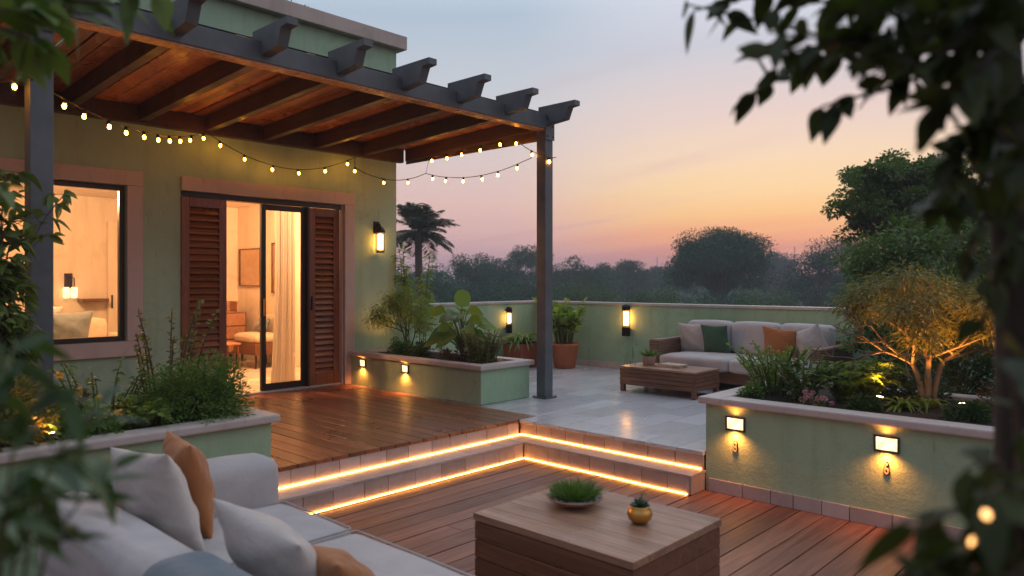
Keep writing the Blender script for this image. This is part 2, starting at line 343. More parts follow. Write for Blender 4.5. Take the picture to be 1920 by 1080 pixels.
def lamp(name, kind, loc, energy, col, parent=None, radius=.03, **kw):
    l = bpy.data.lights.new(name, kind); l.energy = energy; l.color = col
    if kind in ('POINT', 'SPOT'): l.shadow_soft_size = radius
    o = bpy.data.objects.new(name, l); COL.objects.link(o)
    if parent: loc = world_of(parent).inverted() @ Vector(loc)
    o.location = loc; o.parent = parent
    for k, v in kw.items():
        if k == 'rotation_euler': o.rotation_euler = v
        else: setattr(l, k, v)
    return o

# leaves: P base points, D directions, size L x W, strip of segs with a droop
def leaves(mb, P, D, L, W, segs=2, droop=.25, fold=.25, up=None, shape='oval'):
    P = np.asarray(P, float).reshape(-1,3); D = np.asarray(D, float).reshape(-1,3); n = len(P)
    if n == 0: return
    D = D/(np.linalg.norm(D, axis=1)[:,None]+1e-9)
    L = np.broadcast_to(np.asarray(L, float), (n,))[:,None]; W = np.broadcast_to(np.asarray(W, float), (n,))[:,None]
    if up is None: up = np.array([0,0,1.])+rng.normal(0,.55,(n,3))
    else: up = np.broadcast_to(np.asarray(up, float), (n,3))+rng.normal(0,.15,(n,3))
    S = np.cross(D, up); S /= np.linalg.norm(S, axis=1)[:,None]+1e-9; N = np.cross(S, D)
    rows = []
    for i in range(segs+1):
        t = i/segs
        w = math.sin(math.pi*(t**.75))*.5 if shape == 'oval' else (.5*(1-t)**.6*min(1, t*5+.3) if shape == 'blade' else .5*math.sqrt(max(0, 1-(2*t-1)**2)))
        if segs == 2 and i == 1: w = .5
        c = P+D*L*t+np.array([0,0,-1.])*L*droop*t*t
        rows += [c-S*W*w+N*W*w*fold, c, c+S*W*w+N*W*w*fold]
    V = np.stack(rows, 1).reshape(-1, 3); k = 3*(segs+1); base = mb.n; mb.v.append(V); mb.n += len(V)
    quads = []
    for i in range(segs):
        a = 3*i; quads += [(a, a+1, a+4, a+3), (a+1, a+2, a+5, a+4)]
    F = (np.array(quads)[None] + (np.arange(n)*k)[:,None,None]+base).reshape(-1,4)
    mb.f.extend(map(tuple, F.tolist()))
def rdirs(n, zmin=-1):
    d = rng.normal(size=(n,3)); d /= np.linalg.norm(d, axis=1)[:,None]
    if zmin > -1: d[:,2] = np.abs(d[:,2])*(1-max(0,zmin))+zmin
    return d
def bez(a, b, c, n=8):
    t = np.linspace(0,1,n)[:,None]; a, b, c = map(np.asarray, (a,b,c)); return (1-t)**2*a+2*t*(1-t)*b+t*t*c
# cushions
def pillow(mb, c, rx, w, h, t, lean=(0,0,0), n=36, pinch=.09):
    u = np.sin(np.linspace(-math.pi/2,math.pi/2,n)); X, Y = np.meshgrid(u, u, indexing='ij')
    prof = (np.clip(1-np.abs(X)**2.2,0,1)*np.clip(1-np.abs(Y)**2.2,0,1))**.5*(.86+.14*np.cos(X*2.2)*np.cos(Y*1.8))
    px = X*(1-pinch*(1-np.abs(Y))**1*0 - pinch*np.cos(Y*math.pi/2)*np.abs(X)); py = Y*(1-pinch*np.cos(X*math.pi/2)*np.abs(Y))
    e_ = np.maximum(np.abs(X),np.abs(Y)); wr = (.10*np.sin(X*9+Y*5+rx*5)*np.abs(X*Y)+.045*np.sin(Y*15-X*9+rx)*e_**3+.03*np.sin(X*5+Y*7+rx*3))*(1-e_**6)
    m = Euler(lean).to_matrix(); A = np.array(m)
    for sgn in (1,-1):
        V = np.stack([px*w/2, sgn*(prof*(.5+wr))*t, py*h/2], -1).reshape(-1,3) @ A.T + np.array(c)
        f = [(i*n+j, (i+1)*n+j, (i+1)*n+j+1, i*n+j+1) for i in range(n-1) for j in range(n-1)]
        if sgn > 0: f = [q[::-1] for q in f]
        mb.add(V, f)
    return mb
def soft(mb, x0, x1, y0, y1, z0, z1, r=.05, puff=.02, n=9, seed=0):
    """rounded padded block"""
    g = np.linspace(-1,1,n); bm = bmesh.new(); bmesh.ops.create_cube(bm, size=2)
    bmesh.ops.subdivide_edges(bm, edges=bm.edges[:], cuts=n, use_grid_fill=True)
    hx, hy, hz = (x1-x0)/2, (y1-y0)/2, (z1-z0)/2; c = Vector(((x0+x1)/2,(y0+y1)/2,(z0+z1)/2)); r = min(r, hx, hy, hz)
    for q in bm.verts:
        p = Vector((q.co.x*hx, q.co.y*hy, q.co.z*hz))
        inn = Vector((max(-hx+r, min(hx-r, p.x)), max(-hy+r, min(hy-r, p.y)), max(-hz+r, min(hz-r, p.z))))
        # concentrate grid lines near edges
        d = p-inn
        if d.length > 1e-6: p = inn+d.normalized()*r
        b = Vector((1-(p.x/hx)**2, 1-(p.y/hy)**2, 1-(p.z/hz)**2))
        off = Vector((0,0,0))
        if abs(q.co.z) > .99: off.z = math.copysign(puff*max(0,b.x)**.6*max(0,b.y)**.6, q.co.z)
        if abs(q.co.x) > .99: off.x = math.copysign(puff*.6*max(0,b.z)**.6*max(0,b.y)**.6, q.co.x)
        if abs(q.co.y) > .99: off.y = math.copysign(puff*.6*max(0,b.z)**.6*max(0,b.x)**.6, q.co.y)
        off *= 1+.35*math.sin(p.x*13+p.y*9+seed)
        q.co = c+p+off
    return mb.bm(bm)
# ============================================================= SETTING
def struct(o): o['kind'] = 'structure'; return o
ZT = .30     # upper level
# ground outside, far below the roof terrace
g = MB(); g.box(-60, 340, -40, 300, -4.6, -4.5); struct(g.build('ground', M['ground']))
# plinth under the lower deck and terrace
g = MB(); g.box(-4, 9.3, -6, 4.71, -.40, -.035); g.box(-4, 9.3, 4.71, 8.1, -.40, .262); g.box(5.14, 9.3, -6, 4.709, -.034, .262)
struct(g.build('terrace_slab', M['soil']))
# lower deck: boards along x
def boards(name, rects, w, axis, z0, z1, mat, gap=.008, jitter=True):
    mb = MB()
    for (x0, x1, y0, y1) in rects:
        a, b = (y0, y1) if axis == 0 else (x0, x1)
        k = a
        while k < b-.002:
            e = min(k+w, b); lo, hi = k+gap/2, e-gap/2
            if hi-lo > .01:
                if axis == 0:
                    cuts = [x0]+sorted(random.uniform(x0+1, x1-1) for _ in range(1 if x1-x0 > 4 else 0))+[x1]
                    for i in range(len(cuts)-1): mb.box(cuts[i]+(.002 if i else 0), cuts[i+1], lo, hi, z0, z1+random.uniform(-.001,.001), .003)
                else: mb.box(lo, hi, y0, y1+0, z0, z1+random.uniform(-.001,.001), .003)
            k = e
    return struct(mb.build(name, mat))
boards('lower_deck', [(-2.2, 5.12, -1.6, 2.772), (-2.2, 4.9, 2.776, 4.44)], .165, 0, -.028, 0, M['deck_l'])
boards('upper_deck', [(2.463, 5.335, 4.68, 7.9), (-1.8, 2.457, 5.28, 7.9)], .145, 1, ZT-.030, ZT, M['deck_u'])
# marble terrace
tb = MB(); tb.box(5.335, 9.08, 4.69, 8.0, ZT-.034, ZT-.004, .004); tb.box(5.09, 9.08, 2.772, 4.688, ZT-.034, ZT-.004, .004); tb.box(6.56, 9.08, -5, 2.77, ZT-.034, ZT-.004, .004)
struct(tb.build('terrace_floor', M['tile']))
# steps: stone faced
def tiles(mb, a, b, fixed, axis, z0, z1, th, lo=.17, hi=.27):
    k = a
    while k < b-.01:
        e = min(k+random.uniform(lo, hi), b)
        if b-e < .07: e = b
        if axis == 0: mb.box(k+.0025, e-.0025, fixed-th, fixed, z0, z1, .0035)
        else: mb.box(fixed-th, fixed, k+.0025, e-.0025, z0, z1, .0035)
        k = e
st = MB()
tiles(st, 2.465, 5.085, 4.705, 0, .152, ZT-.031, .018)          # upper riser, left flight (faces -y)
tiles(st, 2.78, 4.70, 5.135, 1, .152, ZT-.035, .018)           # upper riser, right flight (faces -x)
tiles(st, 2.465, 4.885, 4.47, 0, .001, .128, .018)
tiles(st, 2.78, 4.452, 4.920, 1, .001, .128, .018)
st.box(4.925, 5.13, 2.786, 4.46, .001, .127); st.box(2.466, 4.915, 4.475, 4.70, .001, .127); st.box(4.925, 5.13, 4.475, 4.70, .001, .127)
tiles(st, 4.905, 5.118, 2.786, 0, .001, .128, .018, .3, .4)
def treads(mb):
    k = 2.464
    while k < 4.88:
        e = min(k+.6, 4.885); mb.box(k+.001, e-.001, 4.447, 4.70, .129, .150, .004); k = e
    mb.box(4.887, 5.13, 4.447, 4.70, .129, .150, .004)
    k = 2.764
    while k < 4.44:
        e = min(k+.6, 4.445); mb.box(4.897, 5.13, k+.001, e-.001, .129, .150, .004); k = e
treads(st)
struct(st.build('steps', M['riser']))
# LED strips tucked at the foot of each riser
s1 = MB(); s1.box(2.47, 5.109, 4.677, 4.684, .152, .160); s1.box(5.109, 5.116, 2.80, 4.684, .152, .160)
tag(s1.build('led_strip', M['strip']), 'glowing warm light strip along the tread of the upper step', 'light strip', 'step light strips')
s2 = MB(); s2.box(2.47, 4.893, 4.443, 4.450, .0015, .0095); s2.box(4.893, 4.900, 2.80, 4.450, .0015, .0095)
tag(s2.build('led_strip', M['strip']), 'glowing warm light strip at the foot of the lower step on the wooden deck', 'light strip', 'step light strips')
# ============================================================= HOUSE
HV = 7.9
house = thing('house', 'mint green stuccoed house with a stone cornice and lit rooms', 'house', (2.5, HV+2.5, ZT))
w = MB()
T_ = .2
x0, x1 = -3.0, 6.13
wz0, wz1, wx0, wx1 = 1.0, 2.57, .6, 2.72      # window opening
dx0, dx1, dz1 = 3.26, 5.29, 2.57              # door opening
w.box(x0, wx0, HV, HV+T_, -.4, wz1); w.box(wx0, wx1, HV, HV+T_, -.4, wz0); w.box(wx1, dx0, HV, HV+T_, -.4, wz1)
w.box(dx0, dx1, HV, HV+T_, -.4, ZT-.03); w.box(dx1, x1, HV, HV+T_, -.4, wz1); w.box(x0, x1, HV, HV+T_, wz1, 4.72)
w.box(x1-T_, x1, HV+T_, 12.2, -4.4, 4.72); w.box(x0, x0+T_, HV+T_, 12.2, -.4, 4.72); w.box(x0+T_, x1-T_, 12.0, 12.2, -.4, 4.72)
w.build('wall', M['stucco_wall'], house)
c = MB(); c.box(x0-.1, x1+.1, HV-.11, HV+.18, 4.722, 4.90, .008); c.box(x1-.18, x1+.1, HV+.182, 12.3, 4.722, 4.90, .008); c.box(x0-.1, x0+.18, HV+.182, 12.3, 4.722, 4.90, .008)
c.build('cornice', M['trim'], house)
c = MB(); c.box(x0+.2, x1-.2, HV+.2, 12.0, 4.3, 4.5); c.build('roof', M['cope'], house)
c = MB(); c.box(x0+T_+.002, x1-T_-.002, HV+T_+.002, 11.998, 2.86, 3.0); c.build('room_ceiling', M['inwall'], house)
c = MB(); c.box(x0+T_+.002, x1-T_-.002, HV+.02, 11.998, .2, ZT-.004); c.build('room_floor', M['infloor'], house)
c = MB(); c.box(x0+T_+.002, x1-T_-.026, 11.97, 11.996, ZT, 2.858); c.box(x1-T_-.026, x1-T_-.002, HV+T_+.004, 11.996, ZT, 2.858); c.box(x0+T_+.002, x0+T_+.026, HV+T_+.004, 11.96, ZT, 2.858)
c.box(dx1+.01, x1-T_-.028, HV+T_+.002, HV+T_+.02, ZT, 2.858); c.box(wx1+.01, dx0-.01, HV+T_+.002, HV+T_+.02, ZT, 2.858); c.box(4.35, 4.45, 9.9, 11.96, ZT, 2.858)
c.build('room_wall', M['inwall'], house)
# window with trim
win = MB(); tw = .15
win.box(wx0-tw, wx1+tw, HV-.035, HV-.001, wz1, wz1+tw, .006); win.box(wx0-tw-.01, wx1+tw+.01, HV-.055, HV-.001, wz0-tw, wz0-.001, .008)
win.box(wx1, wx1+tw, HV-.033, HV-.001, wz0, wz1-.001, .006); win.box(wx0-tw, wx0, HV-.033, HV-.001, wz0, wz1-.001, .006)
wf = win.build('window_surround', M['trim'], house)
f = MB(); fw = .05
f.box(wx0, wx1, HV+.04, HV+.10, wz1-fw, wz1-.001, .004); f.box(wx0, wx1, HV+.04, HV+.10, wz0+.001, wz0+fw, .004)
f.box(wx0+.001, wx0+fw, HV+.04, HV+.10, wz0+fw+.001, wz1-fw-.001, .004); f.box(wx1-fw, wx1-.001, HV+.04, HV+.10, wz0+fw+.001, wz1-fw-.001, .004)
wd = f.build('window', M['frame'], house)
f = MB(); f.box(wx0+fw, wx1-fw, HV+.065, HV+.071, wz0+fw, wz1-fw); f.build('pane', M['glass'], wd)
# door surround, doors, shutters
d = MB(); d.box(dx0, dx1+.15, HV-.045, HV-.001, dz1, dz1+.15, .006); d.box(dx1, dx1+.15, HV-.043, HV-.001, ZT+.001, dz1-.001, .006); d.box(dx1-.02, dx1-.001, HV+.0, HV+.19, ZT+.001, dz1-.001)
d.build('door_surround', M['trim'], house)
d = MB(); d.box(dx0+.002, dx1-.022, HV+.02, HV+.12, ZT, ZT+.02, .004); d.build('door_sill', M['cope'], house)
d = MB(); d.box(dx0+.002, dx1-.022, HV+.02, HV+.14, dz1-.06, dz1-.002, .004); d.box(4.795, 4.825, HV+.02, HV+.14, ZT+.022, dz1-.062, .003); d.build('door_frame', M['frame'], house)
def shutter(xa, xb, yv):
    mb = MB(); z0, z1 = ZT+.024, dz1-.064; sw = .085; y0, y1 = yv, yv+.045
    mb.box(xa, xa+sw, y0, y1, z0, z1, .005); mb.box(xb-sw, xb, y0, y1, z0, z1, .005)
    mb.box(xa+sw+.001, xb-sw-.001, y0, y1, z1-.10, z1, .005); mb.box(xa+sw+.001, xb-sw-.001, y0, y1, z0, z0+.13, .005)
    o = mb.build('shutter', M['shutter'], house)
    lv = MB(); zb, zt = z0+.135, z1-.105; n = 27
    for i in range(n):
        zc = zb+(i+.5)*(zt-zb)/n
        lv.obox(((xa+xb)/2, yv+.022, zc), (1,0,0), (0,.62,-.42), (0,.42,.62), (xb-xa)/2-sw-.002, .004, (zt-zb)/n*.60)
    lv.build('louvres', M['louver'], o)
    bk = MB(); bk.box(xa+sw-.004, xb-sw+.004, yv+.046, yv+.052, z0+.12, z1-.09); bk.build('added_backing', M['frame'], o)  # dark panel added to stop light leaking past the louvres
    return o
shutter(dx0+.004, 3.76, HV-.02)
sh = shutter(4.835, dx1-.024, HV+.05)
hb = MB(); hb.box(4.86, 4.875, HV+.028, HV+.05, 1.25, 1.42, .004); hb.build('handle', M['black'], sh)
sd = MB(); a, b = 4.215, 4.79; yv = HV+.065
sd.box(a, a+.06, yv, yv+.04, ZT+.024, dz1-.064, .003); sd.box(b-.045, b, yv, yv+.04, ZT+.024, dz1-.064, .003)
sd.box(a+.061, b-.046, yv, yv+.04, dz1-.13, dz1-.065, .003); sd.box(a+.061, b-.046, yv, yv+.04, ZT+.024, ZT+.10, .003)
door = sd.build('sliding_door', M['frame'], house)
sd = MB(); sd.box(a+.06, b-.045, yv+.017, yv+.023, ZT+.10, dz1-.13); sd.build('pane', M['glass'], door)
sd = MB(); sd.box(a+.02, a+.042, yv-.02, yv-.001, 1.20, 1.40, .004); sd.build('handle', M['gold'], door)
# terracotta path in front? left as deck.  roof shrub comes with the plants
# ---- inside the rooms
def curtain():
    mb = MB(); n = 90; xs = np.linspace(4.54, 4.80, n); nz_ = 14
    V = []
    for k in range(nz_):
        t = k/(nz_-1); z = ZT+.02+(2.55-ZT)*t; sq = 1-.12*math.sin(t*math.pi)
        for i, x in enumerate(xs):
            xx = 4.80-(4.80-x)*(sq+.25*(1-t)); V.append((xx, HV+.33+.016*math.sin(i*.55+.5*math.sin(t*2.2))+.010*math.sin(i*.21+t*1.3), z))
    mb.add(V, [(k*n+i, k*n+i+1, (k+1)*n+i+1, (k+1)*n+i) for k in range(nz_-1) for i in range(n-1)])
    return mb.build('curtain', M['curtain'], None, True)
tag(curtain(), 'pale linen curtain gathered behind the sliding glass door', 'curtain')
def chest():
    r = thing('sideboard', 'brown wooden chest of drawers against the far wall seen through the open door', 'sideboard', (5.35, 11.6, ZT))
    b = MB(); b.box(4.95, 5.75, 11.35, 11.85, ZT+.14, ZT+.80, .01); b.build('cabinet', M['darkwood'], r)
    b = MB()
    for k in range(3): b.box(4.98, 5.72, 11.335, 11.349, ZT+.17+k*.21, ZT+.36+k*.21, .004)
    b.build('drawer_front', M['table'], r)
    for x in (5.0, 5.70):
        for y in (11.4, 11.8): b = MB(); b.tube([(x,y,ZT),(x,y,ZT+.14)], .02); b.build('leg', M['frame'], r)
    t = thing('tray_box', 'small open wooden box on top of the chest of drawers', 'box', (5.5, 11.6, ZT+.80))
    b = MB(); b.box(5.4,5.65,11.45,11.7,ZT+.80,ZT+.815); b.box(5.4,5.415,11.45,11.7,ZT+.815,ZT+.98); b.box(5.635,5.65,11.45,11.7,ZT+.815,ZT+.98); b.box(5.415,5.635,11.685,11.70,ZT+.815,ZT+.98)
    b.build('box_shell', M['table'], t)
chest()
def bed():
    r = thing('armchair', 'low armchair with dark base and pale seat inside the room behind the glass', 'armchair', (5.5, 10.5, ZT))
    b = MB(); b.box(5.30, 5.86, 10.2, 10.9, ZT+.20, ZT+.38, .015); b.build('base', M['darkwood'], r)
    b = MB(); soft(b, 5.30, 5.74, 10.2, 10.9, ZT+.382, ZT+.50, .05, .02); b.build('seat', M['beige'], r, True)
    b = MB(); soft(b, 5.75, 5.88, 10.2, 10.9, ZT+.382, ZT+.78, .05, .01); b.build('backrest', M['beige'], r, True)
    for x in (5.34, 5.82):
        for y in (10.25, 10.85): b = MB(); b.tube([(x,y,ZT),(x,y,ZT+.20)], .018); b.build('leg', M['frame'], r)
    p = MB(); pillow(p, (5.62, 10.6, ZT+.62), 1, .36, .26, .16, (.4,0,1.5)); tag(p.build('pillow', M['padding'], None, True), 'dark pillow on the armchair inside', 'pillow')
    t = thing('side_table', 'small wooden side table in front of the chest of drawers inside', 'side table', (4.98, 10.6, ZT))
    b = MB(); b.box(4.78, 5.18, 10.4, 10.8, ZT+.36, ZT+.39, .006); b.build('table_top', M['table'], t)
    for x in (4.81, 5.15):
        for y in (10.43, 10.77): b = MB(); b.tube([(x,y,ZT),(x,y,ZT+.36)], .014); b.build('leg', M['darkwood'], t)
bed()
def insofa():
    r = thing('indoor_sofa', 'long beige sofa behind the lit window', 'sofa', (1.9, 9.8, ZT))
    b = MB(); soft(b, .9, 3.35, 9.5, 10.35, ZT+.10, ZT+.44, .07, .02); b.build('seat', M['beige'], r, True)
    b = MB(); soft(b, .9, 3.35, 10.36, 10.60, ZT+.10, ZT+.84, .09, .02); b.build('backrest', M['beige'], r, True)
    b = MB(); soft(b, 3.36, 3.58, 9.5, 10.6, ZT+.10, ZT+.62, .07, .02); b.build('armrest', M['beige'], r, True)
    p = MB(); pillow(p, (2.75, 9.95, ZT+.70), 2, .62, .5, .22, (.25,0,.3)); tag(p.build('pillow', M['padding'], None, True), 'grey green pillow on the beige sofa behind the window', 'pillow')
    p = MB(); pillow(p, (2.45, 10.12, ZT+.76), 3, .6, .5, .2, (.25,0,.0)); tag(p.build('pillow', M['pil_white'], None, True), 'cream pillow behind the grey green one on the indoor sofa', 'pillow')
insofa()
t = thing('wardrobe', 'tall pale built in wardrobe door at the back of the room behind the window', 'wardrobe', (4.1, 11.9, ZT))
b = MB(); b.box(3.84, 4.34, 11.88, 11.965, ZT, 2.5, .006); b.build('door_panel', M['inwall'], t)
b = MB(); b.box(3.88, 3.90, 11.86, 11.879, 1.2, 1.4, .003); b.build('handle', M['black'], t)
tag(MB().box(3.45, 3.80, 11.72, 11.965, 1.30, 1.35, .005).build('wall_shelf', M['darkwood']), 'short wooden shelf on the back wall behind the window', 'shelf')
def mirror(y0, y1, z0, z1, label):
    r = thing('wall_mirror', label, 'mirror', (5.89, (y0+y1)/2, z0), 0, 'framed mirrors on the inner side wall')
    b = MB(); X = 5.903
    b.box(X-.03, X, y0, y1, z0, z0+.02); b.box(X-.03, X, y0, y1, z1-.02, z1); b.box(X-.03, X, y0, y0+.02, z0+.021, z1-.021); b.box(X-.03, X, y1-.02, y1, z0+.021, z1-.021); b.build('frame', M['darkwood'], r)
    b = MB(); b.box(X-.015, X-.001, y0+.02, y1-.02, z0+.02, z1-.02); b.build('mirror_glass', M['mirror'], r)
mirror(11.15, 11.88, 1.52, 2.15, 'wide framed mirror on the wall inside the open doorway')
mirror(10.45, 10.78, 1.42, 2.22, 'narrow framed mirror on the wall behind the sliding glass')
def in_sconce(loc, label, facing):
    x, y, z = loc
    r = thing('indoor_sconce', label, 'wall lamp', loc, 0, 'wall lamps inside the house')
    fx, fy = facing
    b = MB(); b.box(x-.05-.03*abs(fy)*0, x+.05, y-.02, y+.02, z, z+.22, .004) if fy else b.box(x-.02, x+.02, y-.05, y+.05, z, z+.22, .004); b.build('back_plate', M['black'], r)
    for k in (-1, 1):
        cx, cy_ = x+fx*.09+abs(fy)*k*.05, y+fy*.09+abs(fx)*k*.05
        b = MB(); b.lathe([(.02,-.14),(.042,-.13),(.045,0),(.03,.02)], (cx,cy_,z), 14); b.build('lamp_shade', M['panel'], r, True)
        b = MB(); b.tube([(cx,cy_,z+.02),(cx,cy_,z+.15),(x,y,z+.17)], .008); b.build('arm', M['black'], r)
    return r
in_sconce((3.33, 11.95, 1.50), 'twin shaded brass wall lamp glowing above the indoor sofa', (0,-1))
in_sconce((5.885, 10.25, 1.75), 'small lit wall lamp beside the curtain inside', (-1,0))
def fill_ceil_light(x, y, label, e):  # added out of view above the openings to light the rooms
    r = thing('fill_ceiling_light', label, 'ceiling light', (x, y, 2.80), 0, 'added unseen ceiling lights inside the house')
    b = MB(); b.lathe([(.16,0),(.17,.03),(.17,.058)], (x,y,2.80), 28); b.build('rim', M['black'], r, True)
    b = MB(); b.lathe([(.02,-.03),(.1,-.022),(.15,-.001)], (x,y,2.80), 28); b.build('diffuser', M['ceil_fill'], r, True)
    lamp('light', 'POINT', (x, y, 2.62), e, (1, .47, .20), r, .12)
fill_ceil_light(5.2, 9.2, 'added unseen ceiling light brightening the room behind the door', 200)
fill_ceil_light(2.4, 9.3, 'added unseen ceiling light brightening the room behind the window', 200)
# ============================================================= PERGOLA
perg = thing('pergola', 'charcoal and timber pergola roof projecting from the house over the upper deck', 'pergola', (3.8, 5.36, ZT))
for px_ in (6.25, 1.33):
    p = MB(); p.box(px_-.065, px_+.065, 5.30, 5.43, ZT, 3.30, .006); p.build('post', M['steel'], perg)
    p = MB(); p.box(px_-.10, px_+.10, 5.265, 5.465, ZT, ZT+.012, .002); p.build('base_plate', M['steel'], perg)
    for sx in (-.082,.082):
        for sy in (5.283,5.447): p = MB(); p.lathe([(.009,0),(.009,.008),(.003,.010)], (px_+sx,sy,ZT+.012), 8); p.build('bolt', M['black'], perg)
    p = MB(); p.box(px_-.075, px_+.075, 5.284, 5.2895, 3.18, 3.44, .001); p.build('bracket', M['steel'], perg)
    for sx in (-.045,.045):
        for sz in (3.22,3.335,3.41): p = MB(); p.tube([(px_+sx,5.284,sz),(px_+sx,5.275,sz)], .009, 8); p.build('bolt', M['black'], perg)
p = MB(); p.box(-2.4, 6.33, 5.29, 5.41, 3.302, 3.46, .004); p.build('beam', M['steel'], perg)
p = MB(); p.box(-2.4, 6.30, 5.30, 5.42, 3.285, 3.3015, .001); p.build('soffit_board', M['roofwood'], perg)
p = MB(); p.box(-2.4, 6.19, HV-.09, HV-.002, 3.20, 3.38, .004); p.build('ledger', M['rafterwood'], perg)
p = MB(); p.box(6.292, 6.31, 5.43, HV-.003, 3.20, 3.47, .004); p.build('side_beam', M['rafterwood'], perg)
rx = [6.25-.682*i for i in range(13)]
for i, x in enumerate(rx):
    b = MB()
    prof = [(4.90, 3.56), (4.90, 3.508), (4.99, 3.500), (5.045, 3.375), (5.29, 3.355), (5.29,3.56)]
    n = len(prof); V = [(x-.045, y, z) for y, z in prof]+[(x+.045, y, z) for y, z in prof]
    F = [tuple(range(n)), tuple(range(2*n-1, n-1, -1))]+[((k+1)%n, k, n+k, n+(k+1)%n) for k in range(n)]
    b.add(V, F); b.box(x-.045, x+.045, 5.291, 5.42, 3.462, 3.56); ro = b.build('rafter', M['steel'], perg)
    b = MB(); V = [(x+s*.04, y, z) for s in (-1,1) for y, z in ((5.421,3.318),(5.421,3.478),(HV-.091,3.385),(HV-.091,3.225))]
    b.add(V, [(0,1,2,3),(7,6,5,4),(0,4,5,1),(1,5,6,2),(2,6,7,3),(3,7,4,0)]); b.build('rafter_timber', M['rafterwood'], ro)
SL = (3.385-3.478)/(HV-.091-5.421)
def roof_strip(mb, xa, xb, z, th, y0=5.423, y1=HV-.003):
    V = [(x, y, z+SL*(y-5.421)+dz) for x in (xa, xb) for y in (y0, y1) for dz in (0, th)]
    mb.add(V, [(0,1,3,2),(6,7,5,4),(0,4,5,1),(2,3,7,6),(0,2,6,4),(1,5,7,3)])
b = MB(); k = -2.4
while k < 6.27:
    wd_ = random.choice((.085,.11,.16,.13)); e = min(k+wd_, 6.29); gap = random.choice((.008,.010,.013,.016))
    if 1.62 < k < 1.74: gap = .03
    roof_strip(b, k+gap/2, e-gap/2, 3.476+random.uniform(0,.016), .02); k = e
b.build('roof_board', M['roofwood'], perg)
b = MB(); roof_strip(b, -2.4, 1.62, 3.513, .006); roof_strip(b, 1.80, 6.29, 3.513, .006); b.build('dark_gap_backing', M['black'], perg)  # dark sheet added above the boards, blocks the sky so gaps read dark
# ============================================================= PARAPET, PLANTERS
pw = thing('parapet_wall', 'low mint green parapet wall around the terrace with pale coping', 'wall', (9.15, 4, ZT))
b = MB(); b.box(9.08, 9.24, -5, 8.16, -4.4, 1.245); b.box(6.13, 9.079, 8.0, 8.16, -4.4, 1.245); b.build('wall', M['stucco'], pw)
b = MB(); b.box(9.06, 9.26, -5, 7.978, 1.247, 1.285, .008); b.box(6.135, 9.26, 7.98, 8.18, 1.247, 1.285, .008); b.build('coping', M['cope'], pw)
b = MB(); tiles(b, -2, 7.98, 9.079, 1, ZT-.002, ZT+.085, .014, .28, .34); tiles(b, 6.2, 9.06, 7.999, 0, ZT-.002, ZT+.085, .014, .28, .34); b.build('skirting_tile', M['trim'], pw)
def planter(label, x0, x1, y0, y1, zb, zt, rim=.13, over=.045):
    r = thing('planter', label, 'planter', ((x0+x1)/2, (y0+y1)/2, zb), 0, 'built-in stucco planters')
    t = .12; zr = zt-.055
    b = MB(); b.box(x0, x1, y0, y0+t, zb, zr); b.box(x0, x1, y1-t, y1, zb, zr); b.box(x0, x0+t, y0+t, y1-t, zb, zr); b.box(x1-t, x1, y0+t, y1-t, zb, zr); b.build('box_wall', M['stucco'], r)
    b = MB(); o = over; q = rim
    b.box(x0-o, x1+o, y0-o, y0+q, zr+.001, zt, .012); b.box(x0-o, x1+o, y1-q, y1+o, zr+.001, zt, .012)
    b.box(x0-o, x0+q, y0+q+.001, y1-q-.001, zr+.001, zt, .012); b.box(x1-q, x1+o, y0+q+.001, y1-q-.001, zr+.001, zt, .012); b.build('rim', M['cope'], r)
    b = MB(); nx, ny = 30, 30; V = []
    for i in range(nx+1):
        for j in range(ny+1):
            V.append((x0+t+(x1-x0-2*t)*i/nx, y0+t+(y1-y0-2*t)*j/ny, zt-.045+.012*random.random()+.012*math.sin(i*.9+j*1.3)))
    b.add(V, [(i*(ny+1)+j, (i+1)*(ny+1)+j, (i+1)*(ny+1)+j+1, i*(ny+1)+j+1) for i in range(nx) for j in range(ny)]); b.build('soil', M['soil'], r, True)
    return r
PA = planter('long mint planter with pale stone rim behind the near sofa, under the window', -1.6, 2.45, 4.50, 5.27, .001, .72)
PB = planter('mint planter on the deck beside the door with two square lights', 5.38, 6.14, 5.50, 7.86, ZT+.002, .72, .10)
PC = planter('large mint planter at the right with the uplit tree', 5.122, 6.55, -1.0, 2.764, .001, .72)
b = MB(); tiles(b, -1.0, 2.74, 5.121, 1, .001, .10, .016, .16, .30); b.build('skirting_tile', M['riser'], PC)
